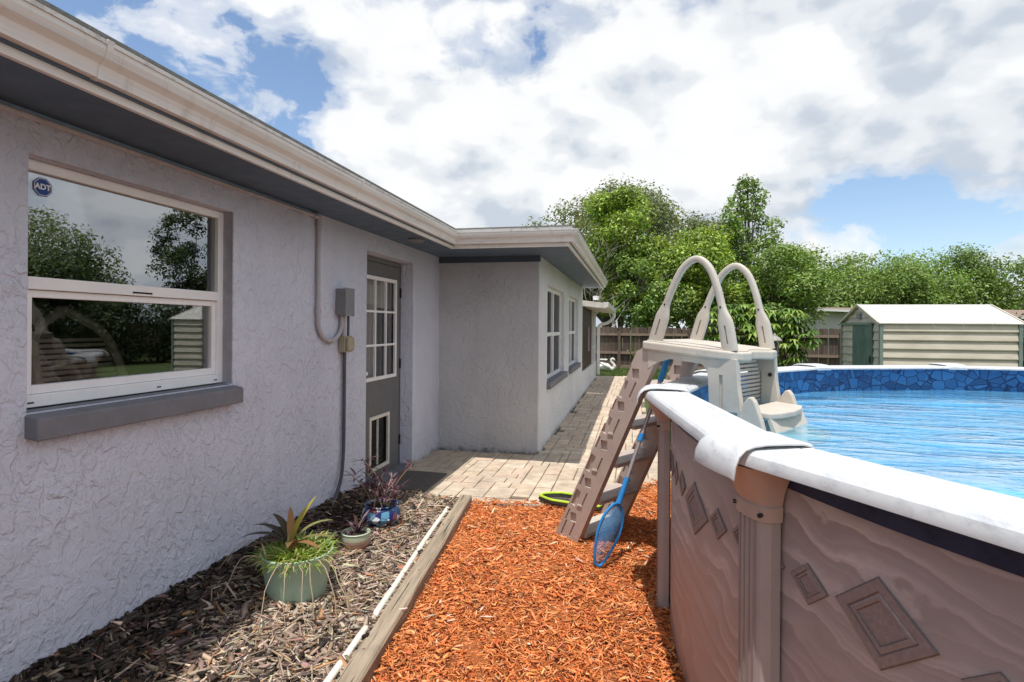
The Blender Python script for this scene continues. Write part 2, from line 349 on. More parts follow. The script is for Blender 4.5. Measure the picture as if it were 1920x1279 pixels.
def mat_pool():
    m = Mt('pool_sheet', .42, spec=.35)
    uv = m.co('UV')
    sx_ = m.N('ShaderNodeSeparateXYZ'); m.L(uv, sx_.inputs[0])
    wa = m.noise(1.0, 3, .5, m.co('UV', (1.3, 2.2, 1)), dist=.3); wb = m.noise(1.0, 4, .55, m.co('UV', (4.5, 6.5, 1), loc=(3, 1, 0)))
    def saw(fy, fx, ka, kb, off):
        ph = m.math('ADD', m.math('MULTIPLY', sx_.outputs['Y'], fy), m.math('MULTIPLY', sx_.outputs['X'], fx))
        ph = m.math('ADD', ph, m.math('ADD', m.math('MULTIPLY', wa, ka), m.math('MULTIPLY_ADD', wb, kb, off)))
        return m.ramp(m.math('FRACT', ph), [(0, .0), (.10, .95), (.20, .80), (.55, .35), (.93, .05), (1, 0)], 'EASE')
    big = saw(9.5, 1.9, 5.5, 1.6, 0); small = saw(21, 3.4, 9.0, 3.6, .3)
    ka_ = m.ramp(m.noise(1.0, 3, .5, m.co('UV', (1.6, 2.4, 1), loc=(5, 2, 0))), [(.38, .25), (.6, 1)]); kb_ = m.ramp(m.noise(1.0, 3, .5, m.co('UV', (2.2, 3.2, 1), loc=(1, 7, 0))), [(.44, 0), (.60, .85)])
    f = m.math('ADD', m.math('MULTIPLY', big, m.math('MULTIPLY', ka_, .70)), m.math('MULTIPLY', small, m.math('MULTIPLY', kb_, .34)))
    c = m.ramp(f, [(.0, (.345, .305, .30)), (.30, (.41, .365, .36)), (.60, (.51, .465, .455)), (.85, (.67, .625, .61))])
    sp = m.noise(240, 3, .6, uv); c = m.mix(m.ramp(sp, [(.5, 0), (.75, .30)]), c, (.33, .265, .25))
    bl = m.noise(1.0, 6, .7, m.co('UV', (6, 1.1, 1), loc=(2, 9, 0))); c = m.mix(m.ramp(bl, [(.55, 0), (.78, .35)]), c, (.33, .26, .235))      # water streaks
    gz = m.math('ADD', sx_.outputs['Y'], m.math('MULTIPLY_ADD', m.noise(14, 6, .75, uv), -.34, .17)); c = m.mix(m.ramp(gz, [(.02, .6), (.12, 0)]), c, (.26, .13, .075))      # mulch splash
    m.color(c); m.bump(f, .22, .006); MAT['pool_sheet'] = m.m
    # printed stone band of the liner
    m = Mt('liner_stone', .35)
    uv = m.co('UV', (1, 1.25, 1))
    e = m.voro(11.5, uv, 'DISTANCE_TO_EDGE'); cid = m.voro(11.5, uv, 'F1', 'Color')
    sepc = m.N('ShaderNodeSeparateColor'); m.L(cid, sepc.inputs[0])
    st = m.ramp(sepc.outputs[0], [(0, (.012, .085, .23)), (.5, (.025, .15, .36)), (1, (.05, .23, .50))])
    tx = m.noise(26, 5, .7, uv); st = m.mix(m.ramp(tx, [(.55, 0), (.72, .55)]), st, (.11, .34, .62))
    c = m.mix(m.ramp(e, [(.02, 1), (.07, 0)]), st, (.006, .035, .12))
    hl = m.ramp(m.math('SUBTRACT', e, .095), [(0, 0), (.012, .5), (.03, 0)])
    hk = m.ramp(m.noise(9, 3, .6, uv), [(.52, 0), (.6, 1)])
    c = m.mix(m.math('MULTIPLY', hl, hk), c, (.28, .50, .74))
    m.color(c); MAT['liner_stone'] = m.m
    m = Mt('liner_floor', .5)
    v1 = m.voro(9, m.co(), 'DISTANCE_TO_EDGE'); n = m.noise(14, 6, .7)
    c = m.ramp(n, [(.3, (.28, .66, .90)), (.7, (.52, .84, .97))]); m.color(c); MAT['liner_floor'] = m.m
    # water: clear blue, rippled
    m = Mt('water')
    g = m.N('ShaderNodeBsdfGlossy'); g.inputs['Roughness'].default_value = .02; g.inputs['Color'].default_value = (1, 1, 1, 1)
    t = m.N('ShaderNodeBsdfTransparent'); t.inputs['Color'].default_value = (.60, .90, .985, 1)
    fr = m.N('ShaderNodeFresnel'); fr.inputs['IOR'].default_value = 1.22
    a = m.noise(1.0, 4, .55, m.co(scale=(1.5, 4.6, 1), rot=(0, 0, -.45)), dist=.9)
    b_ = m.noise(1.0, 3, .5, m.co(scale=(11, 19, 1), rot=(0, 0, .3)), dist=.4)
    h = m.math('ADD', a, m.math('MULTIPLY', b_, .16))
    bp = m.N('ShaderNodeBump'); bp.inputs['Strength'].default_value = 1.0; bp.inputs['Distance'].default_value = .036; m.L(h, bp.inputs['Height'])
    m.L(bp.outputs[0], g.inputs['Normal'])
    df = m.N('ShaderNodeBsdfDiffuse'); m.L(m.ramp(m.noise(5, 6, .7), [(.3, (.12, .45, .72)), (.7, (.25, .62, .86))]), df.inputs[0])
    body = m.N('ShaderNodeMixShader'); body.inputs[0].default_value = .38; m.L(t.outputs[0], body.inputs[1]); m.L(df.outputs[0], body.inputs[2])
    mx = m.N('ShaderNodeMixShader'); rf_ = m.math('MULTIPLY', fr.outputs[0], m.ramp(h, [(.42, .28), (.68, .72)])); m.L(rf_, mx.inputs[0]); m.L(body.outputs[0], mx.inputs[1]); m.L(g.outputs[0], mx.inputs[2])
    m.L(mx.outputs[0], m.out.inputs[0]); MAT['water'] = m.m
    m = Mt('talavera', .2)
    uv = m.co('Object')
    v = m.voro(24, uv, 'F1', 'Color'); sc = m.N('ShaderNodeSeparateColor'); m.L(v, sc.inputs[0])
    c = m.ramp(sc.outputs[0], [(0, (.015, .03, .14)), (.30, (.03, .10, .30)), (.45, (.60, .62, .66)), (.75, (.10, .28, .42)), (.90, (.16, .05, .06))], 'CONSTANT')
    e = m.voro(24, uv, 'DISTANCE_TO_EDGE'); c = m.mix(m.ramp(e, [(.02, 1), (.05, 0)]), c, (.015, .02, .08)); m.color(c); MAT['talavera'] = m.m
    m = Mt('striped_pot', .5)
    geo = m.N('ShaderNodeTexCoord'); sp = m.N('ShaderNodeSeparateXYZ'); m.L(geo.outputs['Object'], sp.inputs[0])
    z = m.math('ADD', m.math('MULTIPLY', sp.outputs['Z'], 1/.13), m.math('MULTIPLY', m.noise(8, 3, .5), .05))
    c = m.ramp(z, [(0, (.40, .13, .06)), (.42, (.50, .20, .12)), (.5, (.52, .46, .33)), (.56, (.46, .17, .14)), (.62, (.55, .50, .36)), (.68, (.48, .22, .20)), (.74, (.50, .53, .38)), (1, (.45, .52, .38))]); m.color(c); MAT['striped_pot'] = m.m
mat_pool()

# ------------------------------------------------------------------ geometry helpers
def wloc(o):
    v = Vector((0, 0, 0))
    while o is not None: v += o.location; o = o.parent
    return v
def tag(o, label=None, cat=None, group=None, kind=None):
    if label: o['label'] = label
    if cat: o['category'] = cat
    if group: o['group'] = group
    if kind: o['kind'] = kind
    return o
def empty(name, loc, label=None, cat=None, group=None, kind=None):
    o = bpy.data.objects.new(name, None); COL.objects.link(o); o.location = loc; o.empty_display_size = .1
    return tag(o, label, cat, group, kind)

class MB:
    def __init__(s): s.v = []; s.f = []
    def add(s, vs, fs):
        b = len(s.v); s.v += [tuple(v) for v in vs]; s.f += [tuple(i+b for i in f) for f in fs]; return s
    def box(s, x0, x1, y0, y1, z0, z1):
        return s.add([(x0, y0, z0), (x1, y0, z0), (x1, y1, z0), (x0, y1, z0), (x0, y0, z1), (x1, y0, z1), (x1, y1, z1), (x0, y1, z1)],
                     [(0, 3, 2, 1), (4, 5, 6, 7), (0, 1, 5, 4), (1, 2, 6, 5), (2, 3, 7, 6), (3, 0, 4, 7)])
    def obox(s, c, ax, ay, az, hx, hy, hz):
        c, ax, ay, az = Vector(c), Vector(ax).normalized(), Vector(ay).normalized(), Vector(az).normalized()
        vs = [c+ax*hx*i+ay*hy*j+az*hz*k for k in (-1, 1) for i, j in ((-1, -1), (1, -1), (1, 1), (-1, 1))]
        return s.add(vs, [(0, 3, 2, 1), (4, 5, 6, 7), (0, 1, 5, 4), (1, 2, 6, 5), (2, 3, 7, 6), (3, 0, 4, 7)])
    def bar(s, a, b, w, h, up=(0, 0, 1)):
        a, b = Vector(a), Vector(b); d = (b-a); l = d.length; d.normalize(); up = Vector(up)
        sd = d.cross(up).normalized(); u = sd.cross(d).normalized()
        return s.obox((a+b)/2, d, sd, u, l/2, w/2, h/2)
    def sweep(s, pts, sec, frames=None, closed=False, cap=True):
        """sec: function i -> list of (a,b) offsets; frames: function i -> (A,B) vectors"""
        n = len(pts); k = None; base = len(s.v)
        for i in range(n):
            A, B = frames(i); q = sec(i); k = len(q)
            for a, b in q: s.v.append(tuple(Vector(pts[i])+A*a+B*b))
        for i in range(n if closed else n-1):
            j = (i+1) % n
            for m in range(k):
                m2 = (m+1) % k
                s.f.append((base+i*k+m, base+i*k+m2, base+j*k+m2, base+j*k+m))
        if cap and not closed:
            s.f.append(tuple(base+m for m in reversed(range(k)))); s.f.append(tuple(base+(n-1)*k+m for m in range(k)))
        return s
    def tube(s, pts, r, seg=10, cap=True):
        pts = [Vector(p) for p in pts]; n = len(pts); rr = r if hasattr(r, '__len__') else [r]*n
        T = []
        for i in range(n):
            a = pts[max(0, i-1)]; b = pts[min(n-1, i+1)]; T.append((b-a).normalized())
        ref = Vector((0, 0, 1)) if abs(T[0].z) < .9 else Vector((1, 0, 0))
        A = T[0].cross(ref).normalized(); fr = []
        for i in range(n):
            A = (A - T[i]*A.dot(T[i])); A = A.normalized() if A.length > 1e-6 else T[i].orthogonal().normalized()
            fr.append((A, T[i].cross(A)))
        return s.sweep(pts, lambda i: [(math.cos(2*PI*m/seg)*rr[i], math.sin(2*PI*m/seg)*rr[i]) for m in range(seg)], lambda i: fr[i], cap=cap)
    def lathe(s, prof, c, seg=32):
        c = Vector(c); n = len(prof)
        base = len(s.v)
        for r, z in prof:
            for m in range(seg):
                t = 2*PI*m/seg; s.v.append((c.x+r*math.cos(t), c.y+r*math.sin(t), c.z+z))
        for i in range(n-1):
            for m in range(seg):
                m2 = (m+1) % seg
                s.f.append((base+i*seg+m, base+i*seg+m2, base+(i+1)*seg+m2, base+(i+1)*seg+m))
        return s
    def prism(s, poly, f0, f1):
        """poly of 2-D points, f0/f1 map a 2-D point to the two 3-D faces"""
        n = len(poly); vs = [f0(*p) for p in poly]+[f1(*p) for p in poly]
        fs = [tuple(reversed(range(n))), tuple(range(n, 2*n))]+[(i, (i+1) % n, n+(i+1) % n, n+i) for i in range(n)]
        return s.add(vs, fs)
    def build(s, name, mat, parent=None, smooth=False, bevel=0, bseg=2, fix=True, sharp=40):
        me = bpy.data.meshes.new(name); off = wloc(parent) if parent else Vector((0, 0, 0))
        me.from_pydata([tuple(Vector(v)-off) for v in s.v], [], s.f); me.update()
        if fix:
            bm = bmesh.new(); bm.from_mesh(me); bmesh.ops.recalc_face_normals(bm, faces=bm.faces); bm.to_mesh(me); bm.free()
        me.materials.append(MAT[mat] if isinstance(mat, str) else mat)
        o = bpy.data.objects.new(name, me); COL.objects.link(o); o.parent = parent
        if smooth:
            me.polygons.foreach_set('use_smooth', [True]*len(me.polygons))
            try:
                me.set_sharp_from_angle(angle=math.radians(sharp))
            except Exception: pass
        if bevel:
            b = o.modifiers.new('b', 'BEVEL'); b.width = bevel; b.segments = bseg; b.limit_method = 'ANGLE'; b.angle_limit = math.radians(35)
            b.harden_normals = False
        return o
def cut(o, cutters):
    """subtract closed boxes from o and keep the result as o's own mesh"""
    mb = MB()
    for c in cutters: mb.add(c.v, c.f)
    t = mb.build('cutter', 'dark'); t.location = -wloc(o)
    m = o.modifiers.new('cut', 'BOOLEAN'); m.object = t; m.operation = 'DIFFERENCE'; m.solver = 'EXACT'; m.use_self = True
    t.location = (0, 0, 0)
    bpy.context.view_layer.update()
    dg = bpy.context.evaluated_depsgraph_get(); me = bpy.data.meshes.new_from_object(o.evaluated_get(dg))
    o.modifiers.clear(); old = o.data; o.data = me
    bpy.data.objects.remove(t)
    return o
def np_mesh(name, V, F, mat, parent=None, cols=None, smooth=False):
    me = bpy.data.meshes.new(name); V = np.asarray(V, np.float32); F = np.asarray(F, np.int32)
    if parent is not None: V = V - np.array(wloc(parent), np.float32)
    k = F.shape[1]; me.vertices.add(len(V)); me.vertices.foreach_set('co', V.ravel())
    me.loops.add(F.size); me.loops.foreach_set('vertex_index', F.ravel())
    me.polygons.add(len(F)); me.polygons.foreach_set('loop_start', np.arange(0, F.size, k, dtype=np.int32))
    me.polygons.foreach_set('loop_total', np.full(len(F), k, np.int32))
    me.update(calc_edges=True)
    if cols is not None:
        a = me.color_attributes.new('Col', 'FLOAT_COLOR', 'POINT'); c4 = np.ones((len(V), 4), np.float32); c4[:, :3] = cols; a.data.foreach_set('color', c4.ravel())
    if smooth: me.polygons.foreach_set('use_smooth', np.ones(len(F), bool))
    me.materials.append(MAT[mat]); o = bpy.data.objects.new(name, me); COL.objects.link(o); o.parent = parent
    return o
def curve_pts(ctrl, n=40):
    """Catmull-Rom through control points"""
    P = [Vector(c) for c in ctrl]; P = [P[0]*2-P[1]]+P+[P[-1]*2-P[-2]]; out = []
    m = len(P)-3
    for i in range(n+1):
        t = i/n*m; k = min(int(t), m-1); u = t-k; a, b, c, d = P[k:k+4]
        out.append(.5*((2*b)+(c-a)*u+(2*a-5*b+4*c-d)*u*u+(3*b-a-3*c+d)*u**3))
    return out

# ------------------------------------------------------------------ ground
MB().add([(-400, -400, -.03), (400, -400, -.03), (400, 400, -.03), (-400, 400, -.03)], [(0, 1, 2, 3)]).build('ground', 'lawn')
bpy.data.objects['ground']['kind'] = 'structure'
PC = Vector((3.293, 2.86)); PR = 3.146; A0 = math.radians(174.9); DA = 2*PI/14
EDGE = [(-1.36, 4.50), (-1.0, 4.50), (-.62, 4.60), (-.25, 4.82), (.05, 5.22), (.42, 5.75), (.9, 6.3)]     # paving / mulch border
def timber_x(y): return -1.36+(4.5-y)*(.255/2.4)
def edge_y(x):
    for (x0, y0), (x1, y1) in zip(EDGE, EDGE[1:]):
        if x0 <= x <= x1: return y0+(y1-y0)*(x-x0)/(x1-x0)
    return 4.5 if x < EDGE[0][0] else 6.3
def bed_z(x, y):
    t = (timber_x(y)-x)/(2.27+timber_x(y)); t = np.clip(t, 0, 1)
    return .045+.10*t**1.3*np.clip((5.2-y)/1.2, .35, 1)

def grid_sheet(name, xs, ys, zf, keep, mat):
    V = []; F = []; idx = {}
    for j, y in enumerate(ys):
        for i, x in enumerate(xs): idx[i, j] = len(V); V.append((x, y, zf(x, y)))
    for j in range(len(ys)-1):
        for i in range(len(xs)-1):
            cx, cy = (xs[i]+xs[i+1])/2, (ys[j]+ys[j+1])/2
            if keep(cx, cy): F.append((idx[i, j], idx[i+1, j], idx[i+1, j+1], idx[i, j+1]))
    o = np_mesh(name, V, F, mat, smooth=True); o['kind'] = 'structure'; return o
rip = lambda x, y: .012*math.sin(5*x+3*y)*math.sin(4*y-2*x)
grid_sheet('mulch_ground', np.linspace(-2.3, 6.6, 120), np.linspace(-2.0, 6.4, 130), lambda x, y: .004+rip(x, y)*.6,
           lambda x, y: x > timber_x(y)-.04 and (y < edge_y(x) or x > .9), 'mulch_orange')
grid_sheet('planting_bed_ground', np.linspace(-2.29, -.7, 40), np.linspace(-2.0, 4.47, 110), lambda x, y: float(bed_z(x, y))-.008+rip(3*x, 3*y)*.5,
           lambda x, y: x < timber_x(y)+.01, 'mulch_brown')

# loose chips: every chip is a small wedge-shaped prism
def chips(name, pos, L, W, T, cols, label, cat, tilt=.28, curl=.0):
    n = len(pos)
    yaw = RNG.uniform(0, 2*PI, n); pit = RNG.normal(0, tilt, n); rol = RNG.normal(0, tilt*1.5, n)
    d = np.stack([np.cos(yaw)*np.cos(pit), np.sin(yaw)*np.cos(pit), np.sin(pit)], 1)
    sd = np.stack([-np.sin(yaw), np.cos(yaw), np.zeros(n)], 1)
    u = np.cross(d, sd); c, s = np.cos(rol)[:, None], np.sin(rol)[:, None]
    sd, u = sd*c+u*s, u*c-sd*s
    L, W, T = L[:, None], W[:, None], T[:, None]
    ta = RNG.uniform(.35, 1, n)[:, None]; tb = RNG.uniform(.25, 1, n)[:, None]; sk = RNG.uniform(-.3, .3, n)[:, None]
    V = np.stack([pos-d*L/2-sd*W/2*ta, pos-d*L/2*.9+sd*W/2*ta, pos-d*L/2*.95+u*T,
                  pos+d*L/2+sd*W*(sk-.5*tb), pos+d*L/2*.92+sd*W*(sk+.5*tb), pos+d*L/2*.95+u*T*.8+sd*W*sk,
                  pos+u*T*1.3+sd*W*.1], 1)
    F0 = np.array([[0, 2, 1], [3, 4, 5], [0, 1, 4], [0, 4, 3], [1, 2, 6], [1, 6, 4], [6, 5, 4], [0, 6, 2], [0, 3, 6], [3, 5, 6]])
    F = (F0[None]+np.arange(n)[:, None, None]*7).reshape(-1, 3)
    o = np_mesh(name, V.reshape(-1, 3), F, 'chips', cols=np.repeat(cols, 7, 0)); tag(o, label, cat, kind='stuff'); return o
def palette(n, cols, w, jit=.18):
    cols = np.array(cols); i = RNG.choice(len(cols), n, p=np.array(w)/sum(w)); c = cols[i]*RNG.normal(1, jit, (n, 1)); return np.clip(c*RNG.normal(1, .06, (n, 3)), .004, 1)

def scatter(n, x0, x1, y0, y1, keep):
    P = []
    while sum(map(len, P)) < n:
        q = np.stack([RNG.uniform(x0, x1, n), RNG.uniform(y0, y1, n)], 1); P.append(q[keep(q[:, 0], q[:, 1])])
    return np.concatenate(P)[:n]
ex = np.array([e[0] for e in EDGE]); ey = np.array([e[1] for e in EDGE])
def keep_or(x, y):
    tx = -1.36+(4.5-y)*(.255/2.4); lim = np.interp(x, ex, ey)
    r = np.hypot(x-PC.x, y-PC.y)
    j = RNG.exponential(.016, len(x)); return ((x > tx+.056) | ((x > tx-.03) & (x < tx+.04) & (j > .115) & (y < 4.4))) & (y < lim+.0+j*2.2) & (r > 3.07) & (r < 4.9)
nO = 82000
q = scatter(nO, -1.4, 1.3, 1.0, 5.9, keep_or)
hum = .010*np.sin(9*q[:, 0]+2)*np.sin(7*q[:, 1])+.008*np.sin(21*q[:, 0]+13*q[:, 1])
lift = np.where(q[:, 0] < timber_x(q[:, 1])+.040, .092, 0)+np.where(q[:, 1] > np.interp(q[:, 0], ex, ey), .024, 0)
pos = np.column_stack([q, .012+hum*(lift == 0)+lift+RNG.uniform(-.004, .014, nO)*(lift == 0)])
LL = np.clip(RNG.lognormal(-3.78, .52, nO), .012, .085); WW = np.clip(LL*RNG.uniform(.10, .34, nO), .0035, .02)
co_ = palette(nO, [(.70, .235, .08), (.77, .30, .115), (.60, .17, .055), (.80, .40, .19), (.44, .12, .04), (.76, .56, .38), (.20, .075, .035)], [32, 28, 18, 9, 7, 1.6, 2.5])
LL[:70] = RNG.uniform(.035, .07, 70); WW[:70] = RNG.uniform(.010, .020, 70); pos[:70, 2] += .012*(lift[:70] == 0); co_[:70] = palette(70, [(.80, .62, .45), (.72, .38, .20), (.55, .22, .12)], [3, 3, 3])
chips('orange_mulch', pos, LL, WW, np.clip(WW*.45, .002, .007), co_, 'bright orange dyed wood mulch between the timber edging and the pool', 'mulch')
# a few larger pale slivers and leaves among them belong to the same mass
def keep_br(x, y):
    tx = -1.36+(4.5-y)*(.255/2.4); return (x > -2.28) & (x < tx-.03) & (y < 4.44)
nB = 15000
q = scatter(nB, -2.28, -.9, 1.1, 4.45, keep_br)
pos = np.column_stack([q, bed_z(q[:, 0], q[:, 1])+RNG.uniform(-.006, .022, nB)])
LL = np.clip(RNG.lognormal(-2.95, .40, nB), .025, .13); WW = np.clip(LL*RNG.uniform(.25, .62, nB), .008, .045)
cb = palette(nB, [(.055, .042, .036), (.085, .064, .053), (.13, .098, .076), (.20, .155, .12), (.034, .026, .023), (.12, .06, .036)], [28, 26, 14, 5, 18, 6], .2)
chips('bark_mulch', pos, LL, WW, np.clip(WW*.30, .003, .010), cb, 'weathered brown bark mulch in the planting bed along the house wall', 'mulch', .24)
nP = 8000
q = scatter(nP, -2.28, -.9, 1.1, 4.45, lambda x, y: keep_br(x, y) & (RNG.uniform(0, 1, len(x)) < np.clip((x+2.05+.12*np.sin(3*y))/.38, .02, 1)))  # pale chips thin out towards the wall, imitating the edge of the eave's shadow
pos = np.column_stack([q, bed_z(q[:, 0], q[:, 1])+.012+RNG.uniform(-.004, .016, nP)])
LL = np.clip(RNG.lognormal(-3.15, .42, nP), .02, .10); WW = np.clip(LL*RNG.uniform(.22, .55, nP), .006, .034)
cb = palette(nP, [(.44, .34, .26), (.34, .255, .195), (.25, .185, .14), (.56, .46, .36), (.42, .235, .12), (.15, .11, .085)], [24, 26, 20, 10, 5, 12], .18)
chips('sunlit_tone_bark_flakes', pos, LL, WW, np.clip(WW*.28, .002, .008), cb, 'pale bark flakes imitating sunlight on the timber side of the planting bed', 'mulch', .26)
nS = 7000
q = scatter(nS, -2.28, -.9, 1.1, 4.45, lambda x, y: keep_br(x, y) & (RNG.uniform(0, 1, len(x)) < np.clip((x+2.0)/.35, .06, 1)))  # twigs thinned towards the wall too, adding to the imitated shade there
pos = np.column_stack([q, bed_z(q[:, 0], q[:, 1])+.012+RNG.uniform(-.004, .022, nS)])
LL = np.clip(RNG.lognormal(-2.95, .5, nS), .025, .16); LL[:45] = RNG.uniform(.14, .30, 45); WW = np.clip(LL*RNG.uniform(.04, .11, nS), .003, .013)
cb = palette(nS, [(.54, .43, .32), (.42, .31, .225), (.30, .22, .165), (.64, .54, .42), (.46, .25, .12)], [24, 26, 22, 12, 6], .2)
chips('dry_twig_litter', pos, LL, WW, np.clip(WW*.6, .002, .007), cb, 'pale dry twigs and straw strewn over the brown bark bed', 'twigs', .2)

# ------------------------------------------------------------------ paving
path = empty('paver_path', (-1, 8, 0), kind='structure')
path['label'] = 'tan concrete paver walk running along the house'
pm = MB().add([(-2.6, 4.44, .010), (.9, 4.44, .010), (.9, 17.2, .010), (-2.6, 17.2, .010)], [(0, 1, 2, 3)])
# bedding sheet follows the curved border
bed = MB(); pts = [(-2.55, 4.47)]+[(x, y-.012) for x, y in EDGE]+[(.9, 7.2), (.22, 7.8), (.22, 17.2), (-2.55, 17.2)]
bed.add([(x, y, .012) for x, y in pts], [tuple(range(len(pts)))]).build('joint_sand', 'joint', path)
def in_path(x, y):
    if y > 17.15 or x < -2.45: return False
    if y > 6.35 and x < -1.06: return False
    if y < 6.35 and x < -2.27 and not (4.49 < y < 5.54): return False
    if y < 6.3 and y < edge_y(x)+.165*(1 if x > -1.3 else 0.1): return False
    lim = .9 if y < 6.6 else max(.2, .9-(y-6.6)*.6)
    return x < lim
def unit_paver(w, d):
    b = .007; h = .0
    vs = []; tw, td = w/2-.004, d/2-.004
    V = [(-tw, -td, -.05), (tw, -td, -.05), (tw, td, -.05), (-tw, td, -.05), (-tw, -td, -b*.7), (tw, -td, -b*.7), (tw, td, -b*.7), (-tw, td, -b*.7),
         (-tw+b, -td+b, 0), (tw-b, -td+b, 0), (tw-b, td-b, 0), (-tw+b, td-b, 0)]
    F = [(0, 1, 5, 4), (1, 2, 6, 5), (2, 3, 7, 6), (3, 0, 4, 7), (4, 5, 9, 8), (5, 6, 10, 9), (6, 7, 11, 10), (7, 4, 8, 11), (8, 9, 10, 11)]
    me = bpy.data.meshes.new('paver'); me.from_pydata(V, [], F); me.materials.append(MAT['paver']); return me
CELL = .0785; PAV = []
gx0, gy0 = -2.44, 4.44; nx, ny = int(3.4/CELL), int(12.8/CELL)
occ = np.zeros((nx, ny), bool)
for j in range(ny):
    for i in range(nx):
        if occ[i, j]: continue
        opts = [(3, 2), (2, 3), (3, 2), (2, 2), (3, 3), (2, 3)]; random.shuffle(opts)
        for w, d in opts+[(2, 1), (1, 2), (1, 1)]:
            if i+w <= nx and j+d <= ny and not occ[i:i+w, j:j+d].any():
                occ[i:i+w, j:j+d] = True
                cx, cy = gx0+(i+w/2)*CELL, gy0+(j+d/2)*CELL
                if in_path(cx, cy) : PAV.append((cx, cy, w, d))
                break
PAV.sort(key=lambda p: -p[2]*p[3]/((p[0])**2+p[1]**2)**1.5)
shared = {}; restV = []; restF = []
for k, (cx, cy, w, d) in enumerate(PAV):
    if (w, d) not in shared: shared[w, d] = unit_paver(w*CELL, d*CELL)
    zz = .030+random.uniform(-.003, .003)
    if k < 285:
        o = bpy.data.objects.new('paver', shared[w, d]); COL.objects.link(o); o.parent = path
        o.location = Vector((cx, cy, zz))-path.location; o.rotation_euler = (random.gauss(0, .006), random.gauss(0, .006), random.gauss(0, .008))
    else:
        b = len(restV); restV += [(v.co.x+cx, v.co.y+cy, v.co.z+zz) for v in shared[w, d].vertices]
        restF += [tuple(i+b for i in p.vertices) for p in shared[w, d].polygons]
o = MB().add(restV, restF).build('far_pavers', 'paver', path, fix=False); o['kind'] = 'stuff'
# border course along the mulch
ed = curve_pts([(x, y, 0) for x, y in EDGE], 200); acc = 0; last = ed[0]; starts = [ed[0]]
for p in ed[1:]:
    if (p-starts[-1]).length >= .235: starts.append(p)
bm_ = unit_paver(.225, .15)
for a, b in zip(starts, starts[1:]):
    d = (b-a).normalized(); nrm = Vector((-d.y, d.x, 0)); c = (a+b)/2+nrm*.078
    o = bpy.data.objects.new('paver', bm_); COL.objects.link(o); o.parent = path
    o.location = Vector((c.x, c.y, .032))-path.location; o.rotation_euler = (0, 0, math.atan2(d.y, d.x)+random.gauss(0, .01))

# ------------------------------------------------------------------ house
WX, EX, FY, SZ = -2.27, -1.06, 6.35, 2.315
house = empty('house', (WX, 4, 0), 'grey stucco single storey house with white gutter and dark eaves', 'house')
def wall(name, mat, u0, u1, z0, z1, holes, f, depth, parent):
    """f(u, z, t): t=0 outer face, t=1 inner face"""
    us = sorted({u0, u1}|{h[0] for h in holes}|{h[1] for h in holes}); zs = sorted({z0, z1}|{h[2] for h in holes}|{h[3] for h in holes})
    mb = MB()
    for a, b in zip(us, us[1:]):
        for c, d in zip(zs, zs[1:]):
            if any(h[0] <= a and b <= h[1] and h[2] <= c and d <= h[3] for h in holes): continue
            for t in (0, 1): mb.add([f(a, c, t), f(b, c, t), f(b, d, t), f(a, d, t)], [(0, 1, 2, 3)])
    for h in holes:
        a, b, c, d = h
        for (p, q_) in (((a, c), (b, c)), ((b, c), (b, d)), ((b, d), (a, d)), ((a, d), (a, c))):
            mb.add([f(*p, 0), f(*q_, 0), f(*q_, 1), f(*p, 1)], [(0, 1, 2, 3)])
    for (p, q_) in (((u0, z0), (u0, z1)), ((u1, z0), (u1, z1)), ((u0, z1), (u1, z1))):
        mb.add([f(*p, 0), f(*q_, 0), f(*q_, 1), f(*p, 1)], [(0, 1, 2, 3)])
    bm = None
    o = mb.build(name, mat, parent, fix=False)
    b = bmesh.new(); b.from_mesh(o.data); bmesh.ops.remove_doubles(b, verts=b.verts, dist=1e-4); bmesh.ops.recalc_face_normals(b, faces=b.faces); b.to_mesh(o.data); b.free()
    bv = o.modifiers.new('b', 'BEVEL'); bv.width = .012; bv.segments = 2; bv.limit_method = 'ANGLE'
    return o
WIN = (1.705, 2.83, 1.15, 2.15); DOOR = (4.49, 5.54, .02, 2.155)
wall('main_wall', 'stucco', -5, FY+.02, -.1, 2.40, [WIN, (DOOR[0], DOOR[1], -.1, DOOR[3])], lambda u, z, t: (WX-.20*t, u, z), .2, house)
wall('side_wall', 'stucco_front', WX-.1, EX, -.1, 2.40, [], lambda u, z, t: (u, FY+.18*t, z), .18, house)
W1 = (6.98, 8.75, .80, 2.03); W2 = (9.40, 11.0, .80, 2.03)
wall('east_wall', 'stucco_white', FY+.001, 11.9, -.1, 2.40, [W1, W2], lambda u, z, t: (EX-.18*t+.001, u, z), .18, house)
# rooms behind the openings
def room(name, x0, x1, y0, y1, z0, z1, openx=True):
    mb = MB(); v = [(x0, y0, z0), (x1, y0, z0), (x1, y1, z0), (x0, y1, z0), (x0, y0, z1), (x1, y0, z1), (x1, y1, z1), (x0, y1, z1)]
    return mb.add(v, [(0, 1, 2, 3), (7, 6, 5, 4), (0, 4, 5, 1), (1, 5, 6, 2) if not openx else (3, 7, 4, 0), (2, 6, 7, 3)]).build(name, 'room', house, fix=False)
room('room_interior', -5.6, -2.50, .2, 4.2, .05, 2.38); room('room_interior', -5.6, -2.50, 4.25, 6.2, .05, 2.38); room('room_interior', -4.5, -1.26, 6.7, 11.7, .05, 2.38)
# soffit
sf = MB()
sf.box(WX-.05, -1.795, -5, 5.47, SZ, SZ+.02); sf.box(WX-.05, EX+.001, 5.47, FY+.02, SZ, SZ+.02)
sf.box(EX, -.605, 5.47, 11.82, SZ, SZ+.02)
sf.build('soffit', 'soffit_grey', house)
MB().box(WX, EX+.012, FY-.022, FY, 2.245, SZ-.002).build('frieze_board', 'trim_blue_grey', house)
